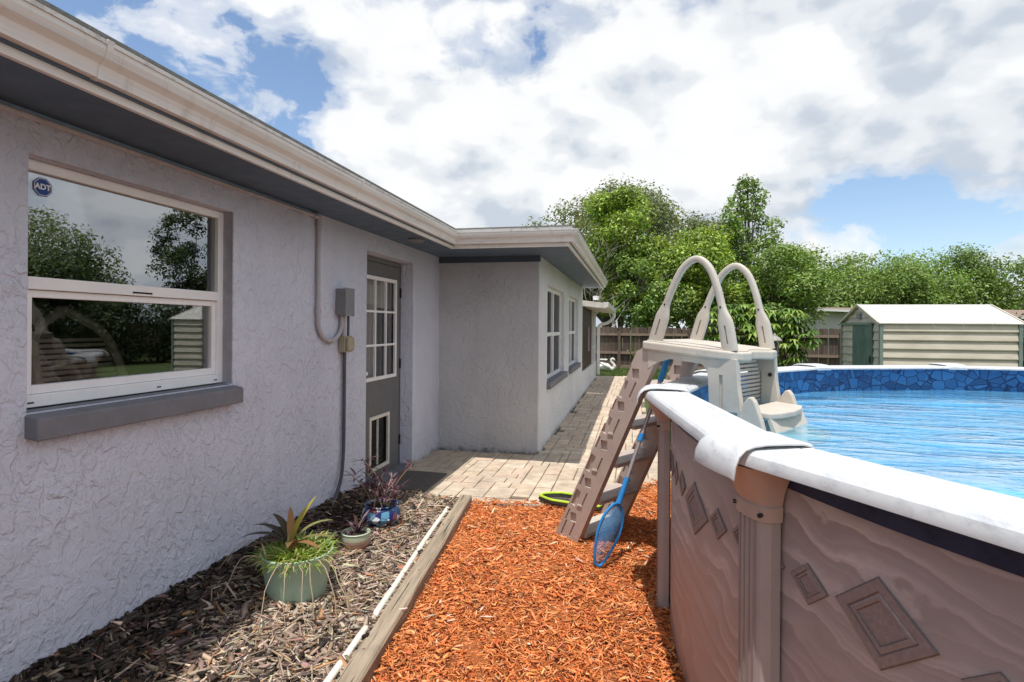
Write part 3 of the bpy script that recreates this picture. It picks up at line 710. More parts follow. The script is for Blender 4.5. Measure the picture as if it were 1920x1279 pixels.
# fascia, gutter, lip, shingle edge: swept round the two eave corners
def sweep_eave(name, prof, mat, path2, close=True):
    pts = [Vector((x, y, 0)) for x, y in path2]; offs = []
    for i, p in enumerate(pts):
        ns = []
        for a, b in ((i-1, i), (i, i+1)):
            if a >= 0 and b < len(pts):
                d = (pts[b]-pts[a]).normalized(); ns.append(Vector((d.y, -d.x, 0)))
        m = sum(ns, Vector()); m = m/len(ns); m = m/m.length_squared; offs.append(m)
    mb = MB(); mb.sweep(pts, lambda i: prof, lambda i: (offs[i], Vector((0, 0, 1))))
    return mb.build(name, mat, house)
EAVE = [(-1.805, -5), (-1.805, 5.445), (-.615, 5.445), (-.615, 11.82)]
sweep_eave('fascia', [(-.02, 2.285), (0, 2.285), (0, 2.45), (-.02, 2.45)], 'gutter', EAVE)
sweep_eave('gutter', [(.002, 2.325), (.040, 2.325), (.044, 2.350), (.050, 2.368), (.070, 2.388), (.078, 2.412), (.078, 2.430), (.002, 2.428)], 'gutter', EAVE)
sweep_eave('gutter_lip', [(.070, 2.4305), (.083, 2.4305), (.085, 2.444), (.070, 2.446)], 'lip_white', EAVE)
sweep_eave('drip_edge', [(-.05, 2.447), (.030, 2.447), (.026, 2.476), (-.05, 2.476)], 'lip_white', EAVE)
sweep_eave('shingle_edge', [(-.06, 2.477), (.040, 2.4765), (.040, 2.485), (-.06, 2.490)], 'shingle', EAVE)
for y in (1.55, 3.35):
    mb = MB(); mb.sweep([(-1.805, y-.012, 0), (-1.805, y+.012, 0)], lambda i: [(.0, 2.322), (.043, 2.322), (.047, 2.350), (.053, 2.366), (.073, 2.386), (.082, 2.412), (.087, 2.447), (0, 2.447)], lambda i: (Vector((1, 0, 0)), Vector((0, 0, 1))))
    mb.build('gutter_joint', 'gutter', house)
rf = MB()
rf.add([(-1.80, -5, 2.47), (-1.80, 5.44, 2.47), (-1.80, 11, 2.47), (-5.6, 11, 3.25), (-5.6, -5, 3.25), (-9.4, 11, 2.5), (-9.4, -5, 2.5)], [(0, 1, 2, 3, 4), (4, 3, 5, 6), (0, 4, 6), (2, 5, 3)])
rf.add([(-.62, 5.44, 2.47), (-.62, 11.82, 2.47), (-4.4, 11.82, 2.47), (-4.4, 5.44, 2.47), (-2.6, 8.3, 2.80), (-2.6, 9.6, 2.80)], [(0, 1, 5, 4), (1, 2, 5), (2, 3, 4, 5), (3, 0, 4)])
rf.build('roof', 'shingle', house, fix=False)
mb = MB().lathe([(0, 0), (.075, 0), (.075, -.016), (.05, -.03), (0, -.034)], (-2.0, 4.95, SZ), 20); mb.build('soffit_light', 'metal_grey', house, True)

# windows -----------------------------------------------------------
def yz_box(mb, x0, x1, y0, y1, z0, z1): return mb.box(x0, x1, y0, y1, z0, z1)
def frame_ring(mb, x0, x1, y0, y1, z0, z1, t, tb=None):
    tb = tb or t
    mb.box(x0, x1, y0, y0+t, z0, z1); mb.box(x0, x1, y1-t, y1, z0, z1); mb.box(x0, x1, y0+t, y1-t, z1-t, z1); mb.box(x0, x1, y0+t, y1-t, z0, z0+tb); return mb
win = empty('window', (WX, 2.27, 1.15)); win.parent = house; win.location = Vector((WX, 2.27, 1.15))-house.location
y0, y1, z0, z1 = WIN; fx = -2.335
frame_ring(MB(), fx-.07, fx, y0+.002, y1-.002, z0+.012, z1-.002, .042, .05).build('frame', 'window_vinyl', win, bevel=.003)
ms = z0+.505
mb = MB(); mb.box(fx-.06, fx+.006, y0+.044, y1-.044, ms-.022, ms+.028); mb.build('meeting_rail', 'window_vinyl', win, bevel=.003)
frame_ring(MB(), fx-.05, fx-.014, y0+.045, y1-.045, z0+.063, ms-.024, .030, .036).build('lower_sash', 'window_vinyl', win, bevel=.003)
mb = MB(); mb.box(fx-.030, fx-.024, y0+.04, y1-.04, ms+.02, z1-.04); mb.build('upper_pane', 'glass', win)
mb = MB(); mb.box(fx-.040, fx-.034, y0+.07, y1-.07, z0+.09, ms-.05); mb.build('lower_pane', 'glass_screened', win)
mb = MB(); mb.box(fx+.0005, fx+.008, 2.22, 2.33, ms-.012, ms-.004); mb.build('sash_latch', 'dark', win)
for y in (y0+.06, y1-.45, y1-.06):
    MB().box(fx, fx+.002, y-.012, y+.012, z0+.028, z0+.034).build('weep_slot', 'dark', win)
sl = MB(); sl.prism([(-2.335, 1.158), (-2.335, 1.06), (-2.205, 1.045), (-2.205, 1.135)], lambda x, z: (x, 1.695, z), lambda x, z: (x, 2.845, z)); sl.build('sill', 'sill_grey', win, bevel=.008)
mb = MB().box(WX-.065, WX-.004, y1-.0045, y1-.0005, z0+.01, z1-.0); mb.build('reveal_shade', 'reveal_shade_grey', win)  # darker sheet over the stucco reveal: its shade put in as colour
# security sticker
sx = fx-.022
oc = [(math.cos(PI/8+k*PI/4), math.sin(PI/8+k*PI/4)) for k in range(8)]
cyy, czz, rr = y0+.118, z1-.098, .040
def octa(nm, r, x, mat): return MB().add([(x, cyy+a*r, czz+b*r) for a, b in oc]+[(x+.0006, cyy+a*r, czz+b*r) for a, b in oc], [tuple(range(8)), tuple(range(8, 16))]+[(k, (k+1) % 8, 8+(k+1) % 8, 8+k) for k in range(8)]).build(nm, mat, win)
octa('sticker', rr, sx, 'sticker_blue')
def text(nm, s, size, loc, mat, parent, rot=(PI/2, 0, PI/2), ext=.0004, bold=0.0):
    c = bpy.data.curves.new(nm, 'FONT'); c.body = s; c.size = size; c.extrude = ext; c.align_x = 'CENTER'; c.align_y = 'CENTER'; c.offset = bold
    c.materials.append(MAT[mat]); o = bpy.data.objects.new(nm, c); COL.objects.link(o); o.parent = parent
    o.location = Vector(loc)-wloc(parent); o.rotation_euler = rot
    bpy.context.view_layer.update(); me = bpy.data.meshes.new_from_object(o.evaluated_get(bpy.context.evaluated_depsgraph_get()))
    o2 = bpy.data.objects.new(nm, me); COL.objects.link(o2); o2.parent = parent; o2.location = o.location; o2.rotation_euler = rot; bpy.data.objects.remove(o); o2.name = nm; return o2
mbr = MB()
for k in range(8):
    a, b = oc[k], oc[(k+1) % 8]; r1, r2 = rr*.92, rr*.86
    mbr.add([(sx+.0012, cyy+a[0]*r1, czz+a[1]*r1), (sx+.0012, cyy+b[0]*r1, czz+b[1]*r1), (sx+.0012, cyy+b[0]*r2, czz+b[1]*r2), (sx+.0012, cyy+a[0]*r2, czz+a[1]*r2)], [(0, 1, 2, 3)])
mbr.build('sticker_outline', 'sticker_white', win)
text('sticker_lettering', 'ADT', .031, (sx+.0014, cyy, czz), 'sticker_white', win, bold=.0011)

def small_window(W, idx):
    a, b, c, d = W; x = EX-.06
    w = empty('window', (0, 0, 0)); w.parent = house; w.location = Vector((EX, (a+b)/2, c))-house.location
    frame_ring(MB(), x-.05, x, a+.002, b-.002, c+.002, d-.002, .05).build('frame', 'window_vinyl', w, bevel=.004)
    m = (a+b)/2; mz = (c+d)/2-.02
    MB().box(x-.045, x+.012, m-.035, m+.035, c+.05, d-.05).build('mullion', 'window_vinyl', w, bevel=.003)
    for (p, q_) in ((a+.05, m-.035), (m+.035, b-.05)):
        MB().box(x-.04, x+.004, p, q_, mz-.025, mz+.025).build('meeting_rail', 'window_vinyl', w)
        MB().box(x-.028, x-.022, p, q_, mz+.02, d-.045).build('pane', 'glass_dark', w)
        MB().box(x-.028, x-.022, p, q_, c+.045, mz-.02).build('pane', 'glass_dark', w)
    MB().box(x, EX+.055, a-.04, b+.04, c-.085, c+.004).build('sill', 'sill_grey', w, bevel=.008)
small_window(W1, 0); small_window(W2, 1)
# door ----------------------------------------------------------------
door = empty('door', (0, 0, 0)); door.parent = house; door.location = Vector((WX-.14, 5.0, .03))-house.location
dx = WX-.14; dy0, dy1 = 4.535, 5.515
gy0_, gy1_, gz0, gz1 = 4.70, 5.40, .985, 1.955; py0, py1, pz0, pz1 = 4.84, 5.25, .12, .62
slab = MB()
ys = [dy0, gy0_, py0, py1, gy1_, dy1]; zs = [.045, pz0, pz1, gz0, gz1, 2.10]
for a, b in zip(ys, ys[1:]):
    for c, d in zip(zs, zs[1:]):
        m, n = (a+b)/2, (c+d)/2
        if gy0_ < m < gy1_ and gz0 < n < gz1: continue
        if py0 < m < py1 and pz0 < n < pz1: continue
        for x in (dx-.045, dx): slab.add([(x, a, c), (x, b, c), (x, b, d), (x, a, d)], [(0, 1, 2, 3)])
slab.build('door_leaf', 'door_grey', door, fix=False)
mb = MB(); mb.box(dx-.06, dx+.004, DOOR[0]+.001, dy0-.004, .02, 2.154); mb.box(dx-.06, dx+.004, dy1+.004, DOOR[1]-.001, .02, 2.154); mb.box(dx-.06, dx+.004, dy0-.004, dy1+.004, 2.105, 2.154)
mb.build('door_frame', 'door_grey', door)
MB().box(WX-.2, WX+.02, DOOR[0]+.001, DOOR[1]-.001, .0, .042).build('threshold', 'sill_grey', door)
frame_ring(MB(), dx-.01, dx+.016, gy0_-.012, gy1_+.012, gz0-.012, gz1+.012, .035).build('glazing_frame', 'window_vinyl', door, bevel=.003)
cw = (gy1_-gy0_)/3; ch = (gz1-gz0)/3
for k in (1, 2):
    MB().box(dx-.008, dx+.012, gy0_+k*cw-.010, gy0_+k*cw+.010, gz0+.02, gz1-.02).build('muntin', 'window_vinyl', door)
    MB().box(dx-.007, dx+.0135, gy0_+.02, gy1_-.02, gz0+k*ch-.010, gz0+k*ch+.010).build('muntin', 'window_vinyl', door)
for i in range(3):
    for j in range(3):
        MB().box(dx-.018, dx-.014, gy0_+i*cw+.005, gy0_+(i+1)*cw-.005, gz0+j*ch+.005, gz0+(j+1)*ch-.005).build('pane', 'glass_screened', door)
MB().box(dx-.10, dx-.08, gy0_-.02, gy1_-.25, gz0-.02, gz1-.25).build('curtain', 'conduit_paint', door)
MB().box(dx-.10, dx-.085, gy0_-.02, gy1_+.1, gz1-.28, gz1+.02).build('valance', 'trim_white', door)
frame_ring(MB(), dx-.012, dx+.014, py0-.012, py1+.012, pz0-.012, pz1+.012, .032).build('pet_door_frame', 'pvc', door, bevel=.004)
MB().box(dx-.03, dx-.024, py0+.03, py1-.03, pz0+.03, pz1-.03).build('pet_door_flap', 'glass_dark', door)
MB().box(dx-.022, dx-.006, 5.03, 5.045, pz0+.03, pz1-.03).build('pet_door_bar', 'pvc', door)
for z in (1.84, 1.10, .30): MB().box(dx-.002, dx+.012, dy1-.006, dy1+.018, z-.05, z+.05).build('hinge', 'dark', door)
MB().box(dx+.0005, dx+.0015, 4.735, 4.80, 1.035, 1.065).build('notice', 'sticker_white', door)
# screened porch at the far end of the house --------------------------
porch = empty('screened_porch', (EX, 14, 0), 'screened porch with dark mesh and white frame at the far end of house', 'porch')
MB().box(EX-.12, EX+.0, 11.905, 16.4, -.1, .52).build('knee_wall', 'stucco_white', porch)
MB().box(EX-.9, EX-.12, 16.28, 16.4, -.1, .52).build('knee_wall', 'stucco_white', porch)
MB().box(EX-.055, EX-.045, 11.95, 16.3, .52, 1.98).build('screen_panel', 'screen_mesh', porch)
for y in (11.94, 15.2, 15.75, 16.36): MB().box(EX-.07, EX-.01, y-.03, y+.03, .525, 1.98).build('post', 'trim_white', porch)
MB().box(EX-.072, EX-.008, 15.23, 16.33, .93, .98).build('mid_rail', 'trim_white', porch); MB().box(EX-.072, EX-.008, 15.23, 16.33, .54, .58).build('mid_rail', 'trim_white', porch)
MB().box(EX-.074, EX-.006, 14.0, 14.02, .9, 1.5).build('screen_splice', 'conduit_paint', porch)
MB().prism([(EX-.3, 2.10), (EX+.44, 2.02), (EX+.44, 1.90), (EX-.3, 1.985)], lambda x, z: (x, 12.05, z), lambda x, z: (x, 17.0, z)).build('porch_roof', 'gutter', porch)
MB().prism([(0, 1.90), (.09, 1.93), (.10, 2.03), (0, 2.03)], lambda x, z: (EX+.442+x, 12.0, z), lambda x, z: (EX+.442+x, 17.05, z)).build('porch_gutter', 'trim_white', porch)
MB().tube(curve_pts([(EX+.49, 16.8, 1.93), (EX+.48, 16.8, 1.78), (EX+.30, 16.8, 1.62), (EX+.08, 16.75, 1.55), (EX+.05, 16.72, 1.3), (EX+.05, 16.72, .1)], 30), .045, 8).build('downspout', 'trim_white', porch, True)
mb = MB().lathe([(0, 0), (.06, 0), (.07, .08), (0, .09)], (EX+.24, 12.5, 2.10), 12); mb.build('flood_light', 'trim_white', porch, True)

# wall services ---------------------------------------------------------
el = empty('electrical_conduit', (WX, 3.9, 1.2), 'painted electrical conduit with grey junction box beside the door', 'conduit')
cx_ = WX+.022
pts = [(cx_, 3.69, 2.30)]+[(cx_, 3.69, z) for z in (2.1, 1.9, 1.7, 1.55)]+[(cx_, 3.69+.17*(1-math.cos(t)), 1.53-.15*math.sin(t)) for t in np.linspace(.15, PI-.15, 14)]+[(cx_, 4.03, 1.54), (cx_, 4.03, 1.60)]
MB().tube(pts, .0165, 10).build('pipe', 'conduit_paint', el, True)
MB().tube([(cx_+.0, y, SZ-.03) for y in np.linspace(-1, 3.66, 12)], .013, 8).build('pipe', 'conduit_paint', el, True)
MB().tube([(cx_, 3.62, SZ-.03), (cx_, 3.69, SZ-.03), (cx_, 3.69, SZ-.10)], .021, 10).build('elbow', 'conduit_paint', el, True)
for y, z in ((3.69, 1.60), (3.875, 1.380)): MB().tube([(cx_, y-.016, z), (cx_, y+.016, z)] if z < 1.5 else [(cx_, y, z-.02), (cx_, y, z+.02)], .0225, 10).build('coupling', 'conduit_paint', el, True)
MB().box(WX+.002, WX+.085, 3.965, 4.10, 1.575, 1.785).build('junction_box', 'metal_grey', el, bevel=.008)
MB().box(WX+.0855, WX+.092, 3.96, 4.105, 1.57, 1.79).build('junction_box_cover', 'metal_grey', el, bevel=.003)
MB().tube([(cx_, 4.06, 1.58), (cx_, 4.06, 1.41)], .015, 8).build('pipe', 'conduit_paint', el, True)
MB().tube([(cx_+.02, 4.095, 1.58), (cx_+.02, 4.095, 1.41)], .010, 8).build('pipe', 'cable', el, True)
MB().box(WX+.002, WX+.06, 4.01, 4.13, 1.285, 1.415).build('outlet_box', 'outlet_tan', el, bevel=.006)
MB().box(WX+.0605, WX+.09, 4.02, 4.12, 1.295, 1.405).build('outlet_cover', 'outlet_tan', el, bevel=.012)
MB().tube(curve_pts([(cx_, 4.075, 1.29), (cx_, 4.075, .9), (cx_, 4.07, .5), (cx_+.01, 4.02, .30), (cx_+.02, 3.93, .19), (cx_+.05, 3.78, .10)], 30), .014, 8).build('cable', 'cable', el, True)

# rattan chair seen through the window
rc = empty('rattan_chair', (-3.05, 2.55, .05), 'rattan armchair with curved arms behind the lower window pane', 'chair')
def loop(c, r, n=20): return c
for s in (-1, 1):
    yb = 2.62+.27*s
    MB().tube(curve_pts([(-2.78, yb, .05), (-2.80, yb, .62), (-2.95, yb, .72), (-3.25, yb, .70), (-3.38, yb, .40), (-3.40, yb, .05)], 30), .026, 8).build('arm', 'rattan', rc, True)
    MB().tube(curve_pts([(-2.98, 2.62+.24*s, .45), (-3.02, 2.62+.26*s, .95), (-3.16, 2.62+.22*s, 1.40), (-3.24, 2.62, 1.58)], 24), .026, 8).build('back_frame', 'rattan', rc, True)
    MB().tube(curve_pts([(-2.58, 2.62+.32*s, 1.12), (-2.75, 2.62+.33*s, 1.15), (-3.1, 2.62+.3*s, 1.12)], 12), .03, 8).build('armrest', 'rattan', rc, True)
for k in range(15): MB().tube([(-3.02-.012*k, 2.40, .98+.030*k), (-3.02-.012*k, 2.84, .98+.030*k)], .011, 6).build('back_slat', 'rattan', rc, True)
MB().box(-3.36, -2.80, 2.36, 2.88, .42, .50).build('seat', 'rattan', rc, bevel=.03)
# ------------------------------------------------------------------ pool
pool = empty('above_ground_pool', (PC.x, PC.y, 0), 'round above ground pool with tan printed wall and white top rail', 'pool')
RZ = 1.165
def pv(k): a = A0-DA*k; return Vector((PC.x+PR*math.cos(a), PC.y+PR*math.sin(a), 0)), Vector((math.cos(a), math.sin(a), 0)), Vector((-math.sin(a), math.cos(a), 0))
def cyl_sheet(name, R, z0, z1, mat, seg=168, zn=1):
    V = []; F = []; 
    for j in range(zn+1):
        for i in range(seg+1):
            a = 2*PI*i/seg; V.append((PC.x+R*math.cos(a), PC.y+R*math.sin(a), z0+(z1-z0)*j/zn))
    for j in range(zn):
        for i in range(seg): b = j*(seg+1)+i; F.append((b, b+1, b+seg+2, b+seg+1))
    o = np_mesh(name, V, F, mat, pool, smooth=True)
    uv = o.data.uv_layers.new(name='UVMap'); li = np.zeros(len(o.data.loops), np.int32); o.data.loops.foreach_get('vertex_index', li)
    Va = np.array(V); jj, ii = np.divmod(li, seg+1)
    uvs = np.stack([ii/seg*2*PI*R, Va[li, 2]], 1).astype(np.float32); uv.data.foreach_set('uv', uvs.ravel()); return o
cyl_sheet('wall_sheet', 3.10, -.03, 1.10, 'pool_sheet'); cyl_sheet('liner', 3.08, .03, .87, 'liner_floor'); cyl_sheet('liner_band', 3.08, .87, 1.135, 'liner_stone')
def mat_bead():
    simple('liner_bead', (.018, .028, .075), .4, .5, 16)
mat_bead(); cyl_sheet('liner_bead', 3.106, 1.058, 1.13, 'liner_bead')
np_mesh('pool_floor', [(PC.x+3.08*math.cos(2*PI*i/96), PC.y+3.08*math.sin(2*PI*i/96), .035) for i in range(96)]+[(PC.x, PC.y, .035)], [(i, (i+1) % 96, 96) for i in range(96)], 'liner_floor', pool)
prof = [(-.118, RZ-.022), (-.117, RZ-.010), (-.110, RZ-.003), (-.098, RZ), (-.072, RZ+.0005), (-.069, RZ-.002), (-.063, RZ-.002), (-.060, RZ+.0005), (.076, RZ), (.089, RZ-.003), (.099, RZ-.011), (.105, RZ-.024), (.107, RZ-.038), (.107, RZ-.042), (.102, RZ-.042), (.098, RZ-.028), (.08, RZ-.018), (-.085, RZ-.018), (-.108, RZ-.022)]
for k in range(14):
    p, rad, tan = pv(k); p2, rad2, tan2 = pv(k+1)
    mid = (rad+rad2).normalized(); e0 = (p2-p).normalized()
    # rail between two posts, mitred
    f = 1/rad.dot(mid)
    mb = MB(); mb.sweep([p+e0*.002, p2-e0*.002], lambda i: prof, lambda i: ((rad if i == 0 else rad2)*f, Vector((0, 0, 1)))); mb.build('top_rail', 'rail_white', pool, True, sharp=22)
    # cap over the joint: narrow inside, wide hood outside
    cp = [(-.130, RZ-.030, .078), (-.128, RZ-.010, .080), (-.116, RZ+.004, .083), (-.09, RZ+.010, .086), (-.03, RZ+.013, .092), (.03, RZ+.014, .098), (.070, RZ+.011, .103), (.098, RZ+.003, .107), (.117, RZ-.013, .110), (.129, RZ-.038, .112), (.134, RZ-.074, .113)]
    V = []; F = []; m = 16
    for (o_, z, hw) in cp:
        for i in range(m+1):
            t = (i/m*2-1); fall = .004*max(0, abs(t)-.9)/.1
            V.append(p+rad*(o_-.07*t*t*hw)+tan*(t*hw)+Vector((0, 0, z-fall)))
    nrow = len(cp)
    for j in range(nrow-1):
        for i in range(m): b = j*(m+1)+i; F.append((b, b+1, b+m+2, b+m+1))
    o = MB().add(V, F).build('rail_cap', 'rail_white', pool, True, fix=True, sharp=32)
    sd = o.modifiers.new('s', 'SOLIDIFY'); sd.thickness = .007; sd.offset = 1; bv_ = o.modifiers.new('b', 'BEVEL'); bv_.width = .0018; bv_.segments = 2; bv_.limit_method = 'ANGLE'; bv_.angle_limit = math.radians(50)
    # post with ribs, funnel collar, screw
    post = MB(); c0 = p+rad*(-.040)
    post.prism([(-.070, 0), (.070, 0), (.070, .030), (.058, .052), (.03, .062), (-.03, .062), (-.058, .052), (-.070, .030)], lambda t, r: c0+tan*t+rad*r+Vector((0, 0, -.03)), lambda t, r: c0+tan*t+rad*r+Vector((0, 0, 1.0)))
    po = post.build('post', 'post_tan', pool, bevel=.003)
    for t in (-.036, -.012, .014, .038):
        MB().obox(c0+tan*t+rad*.0605+Vector((0, 0, .485)), tan, rad, (0, 0, 1), .0035, .004, .485).build('rib', 'post_rib', po)
    col = MB(); zs_ = [(.955, .076, .068), (.995, .078, .070), (1.0, .074, .066), (1.04, .085, .085), (1.08, .105, .110), (1.115, .120, .128)]
    rings = []
    for z, hw, dp in zs_:
        ring = [c0+tan*(hw*a)+rad*(dp*b)+Vector((0, 0, z)) for a, b in ((-1, 0), (-.98, .55), (-.8, .88), (-.4, 1.0), (0, 1.03), (.4, 1.0), (.8, .88), (.98, .55), (1, 0))]; rings.append(ring)
    V = [v for r in rings for v in r]; n = 9; F = []
    for j in range(len(rings)-1):
        for i in range(n-1): F.append((j*n+i, j*n+i+1, (j+1)*n+i+1, (j+1)*n+i))
        F.append((j*n+n-1, j*n, (j+1)*n, (j+1)*n+n-1))
    col.add(V, F).build('collar', 'pool_tan', po, True)
    for t in (-.062, .062):
        sc = MB(); q0 = c0+tan*t+rad*.0565+Vector((0, 0, .975)); sc.tube([q0, q0+(rad+tan*(.6 if t > 0 else -.6)).normalized()*.012], .0065, 8); sc.build('screw', 'screw', po)
# printed diamond blocks on the wall sheet: raised print 2 mm proud, with bevelled frames
def diamond(s, z, hw, hh):
    def P(a, b, o_): an = (s+a*hw)/3.10; r = 3.10+o_; return (PC.x+r*math.cos(an), PC.y+r*math.sin(an), z+b*hh)
    # corner order: left, top, right, bottom with the print's lean
    C = [(-1, .02), (-.06, 1), (1, .04), (.0, -1)]
    def ring(f, o_): return [P(a*f, b*f, o_) for a, b in C]
    def band(f0, o0, f1, o1, nm, mat, par, sub=4):
        mb = MB(); 
        r0 = []; r1 = []
        for i in range(4):
            a, b = C[i], C[(i+1) % 4]
            for t in range(sub):
                u = t/sub; x = (a[0]*(1-u)+b[0]*u, a[1]*(1-u)+b[1]*u); r0.append(P(x[0]*f0, x[1]*f0, o0)); r1.append(P(x[0]*f1, x[1]*f1, o1))
        n = len(r0); mb.add(r0+r1, [(i, (i+1) % n, n+(i+1) % n, n+i) for i in range(n)]); return mb.build(nm, mat, par, fix=False)
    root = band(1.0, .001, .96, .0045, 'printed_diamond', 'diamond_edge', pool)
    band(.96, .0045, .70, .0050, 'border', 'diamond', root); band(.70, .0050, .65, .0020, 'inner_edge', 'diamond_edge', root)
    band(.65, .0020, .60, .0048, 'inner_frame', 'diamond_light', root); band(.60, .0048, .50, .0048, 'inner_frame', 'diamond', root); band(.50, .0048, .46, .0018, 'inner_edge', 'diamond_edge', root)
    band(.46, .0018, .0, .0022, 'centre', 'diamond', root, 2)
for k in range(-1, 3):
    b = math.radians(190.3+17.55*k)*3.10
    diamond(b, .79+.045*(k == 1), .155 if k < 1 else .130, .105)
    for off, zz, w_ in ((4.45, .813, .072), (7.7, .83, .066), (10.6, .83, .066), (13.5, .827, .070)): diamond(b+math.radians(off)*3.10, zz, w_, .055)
# water
V = []; F = []
nr, na = 10, 96
for j in range(nr+1):
    for i in range(na): a = 2*PI*i/na; r = 3.078*j/nr; V.append((PC.x+r*math.cos(a), PC.y+r*math.sin(a), .945))
for j in range(nr):
    for i in range(na): F.append((j*na+i, j*na+(i+1) % na, (j+1)*na+(i+1) % na, (j+1)*na+i))
o = np_mesh('pool_water', V, F, 'water', smooth=True); o['kind'] = 'structure'

# ------------------------------------------------------------------ ladder
LA = math.radians(34); LO = Vector((.468, 3.66, 0)); Lu = Vector((math.cos(LA), -math.sin(LA), 0)); Lv = Vector((math.sin(LA), math.cos(LA), 0))
ladder = empty('pool_ladder', (LO.x, LO.y, 0), 'beige plastic A-frame pool ladder straddling the white rail', 'ladder')
def LP(u, v, z): return LO+Lu*u+Lv*v+Vector((0, 0, z-.085*u*(max(z, 0)/1.4)))
PZ = 1.40
# platform with scalloped inner edge
pl = [(-.30, -.30), (.20, -.30), (.27, -.285), (.31, -.235), (.318, -.15), (.285, -.06), (.270, 0), (.285, .06), (.318, .15), (.31, .235), (.27, .285), (.2, .30), (-.30, .30)]
MB().prism(pl, lambda u, v: LP(u, v, PZ-.062), lambda u, v: LP(u, v, PZ-.008)).build('platform', 'ladder_tan', ladder, bevel=.012, bseg=3)
MB().prism([(u*.93, v*.93) for u, v in pl], lambda u, v: LP(u, v, PZ-.009), lambda u, v: LP(u, v, PZ)).build('platform_tread', 'ladder_tan', ladder, bevel=.004)
# handrail arches
def arch(v):
    pts2 = curve_pts([(-.235, PZ-.01, 0), (-.20, PZ+.10, 0), (-.165, PZ+.205, 0), (-.115, PZ+.33, 0), (-.045, PZ+.452, 0), (.04, PZ+.508, 0), (.115, PZ+.462, 0), (.165, PZ+.35, 0), (.20, PZ+.215, 0), (.225, PZ+.10, 0), (.245, PZ-.01, 0)], 60)
    P3 = []; n = len(pts2); wd = []
    for i, q_ in enumerate(pts2):
        h = q_.y-PZ; t = min(1, max(0, (h-.14)/.10)); t = t*t*(3-2*t); wd.append((.044*(1-t)+.0195*t, .021*(1-t)+.0205*t))
    pts3 = [LP(q_.x, v, q_.y) for q_ in pts2]
    def fr(i):
        T = (pts3[min(n-1, i+1)]-pts3[max(0, i-1)]).normalized(); A = Lv.cross(T).normalized(); return (A, Lv)
    def sec(i):
        a, b = wd[i]; k = 14; out = []
        for m in range(k):
            t = 2*PI*m/k; c, s_ = math.cos(t), math.sin(t); p_ = .62
            out.append((a*math.copysign(abs(c)**p_, c), b*math.copysign(abs(s_)**p_, s_)))
        return out
    o = MB().sweep(pts3, sec, fr).build('handrail', 'ladder_tan', ladder, True)
    cs = []
    for i in (4, n-5):
        T = (pts3[i+3]-pts3[i-3]).normalized(); A = Lv.cross(T).normalized()
        for s_ in (-1, 1):
            cs.append(MB().obox(pts3[i]+T*(.02 if i == 4 else -.02)+Lv*.021*s_, A, Lv, T, .005, .012, .052))
    cut(o, cs)
    o.data.polygons.foreach_set('use_smooth', [True]*len(o.data.polygons)); o.data.set_sharp_from_angle(angle=math.radians(40))
    for i, sg in ((13, 1), (n-14, 1)):
        T = (pts3[i+3]-pts3[i-3]).normalized(); A = Lv.cross(T).normalized()
        MB().tube([pts3[i]-Lv*.0225, pts3[i]+Lv*.0225], .006, 8).build('screw', 'screw', o)
    MB().tube([pts3[30]+Vector((0, 0, .016)), pts3[30]+Vector((0, 0, .0205))], .007, 8).build('screw', 'screw', o)
arch(-.255); arch(.255)
# outer stringers
FU, TU = -.93, -.265
def slope_u(z): return FU+(TU-FU)*z/1.35
def stringer(v):
    mb = MB(); hw = .105
    poly = [(FU-hw, .0), (FU+hw, .0), (TU+hw-.02, 1.35), (TU-hw+.07, 1.35), (TU-hw+.02, 1.32), (TU-hw-.01, 1.26)]
    o = mb.prism(poly, lambda u, z: LP(u, v-.026, z), lambda u, z: LP(u, v+.026, z)).build('side_rail', 'ladder_taupe', ladder)
    cs = []; T = (LP(TU, v, 1.35)-LP(FU, v, 0)).normalized(); A = Lv.cross(T).normalized()
    for s_ in (-1, 1):
        for z in (.165, .42, .69, .96, 1.18):
            cs.append(MB().obox(LP(slope_u(z)-.01, v+s_*.030, z), Lu, Lv, (0, 0, 1), .026, .022, .032))
            cs.append(MB().obox(LP(slope_u(z)-.062, v+s_*.026, z+.01), A, Lv, T, .006, .012, .045))
        for z in (.08, .30, .555, .825, 1.075):
            cs.append(MB().obox(LP(slope_u(z)+.02, v+s_*.026, z), A, Lv, T, .006, .012, .058))
            cs.append(MB().obox(LP(slope_u(z)-.055, v+s_*.030, z), A, Lv, T, .020 if z > .2 else .006, .018, .062))
    cut(o, cs)
    b = o.modifiers.new('b', 'BEVEL'); b.width = .004; b.segments = 2; b.limit_method = 'ANGLE'
    for z in (.30, .56, .82):
        MB().obox(LP(slope_u(z-.015)-.012, v*1.0+(-.029 if v < 0 else .029), z-.045), Lu, Lv, (0, 0, 1), .022, .004, .006).build('clip', 'ladder_tan', o)
stringer(-.255); stringer(.255)
for z in (.05, .30, .57, .84, 1.10):
    u = slope_u(z)+.02
    o = MB().prism([(u-.10, z-.022), (u+.10, z-.022), (u+.10, z), (u+.095, z+.004), (u-.10, z+.004)], lambda a, b: LP(a, -.228, b), lambda a, b: LP(a, .228, b)).build('step', 'ladder_tan' if z < .1 else 'ladder_taupe', ladder, bevel=.004)
    if z > .1: MB().prism([(u-.1, z-.06), (u-.085, z-.06), (u-.085, z-.023), (u-.1, z-.023)], lambda a, b: LP(a, -.226, b), lambda a, b: LP(a, .226, b)).build('step_nosing', 'ladder_taupe', ladder)
    if .1 < z < 1.0: MB().tube([LP(u+.04, .15, z+.005), LP(u+.04, .15, z+.05)], .028, 10).build('stopper', 'trim_white', ladder, True)
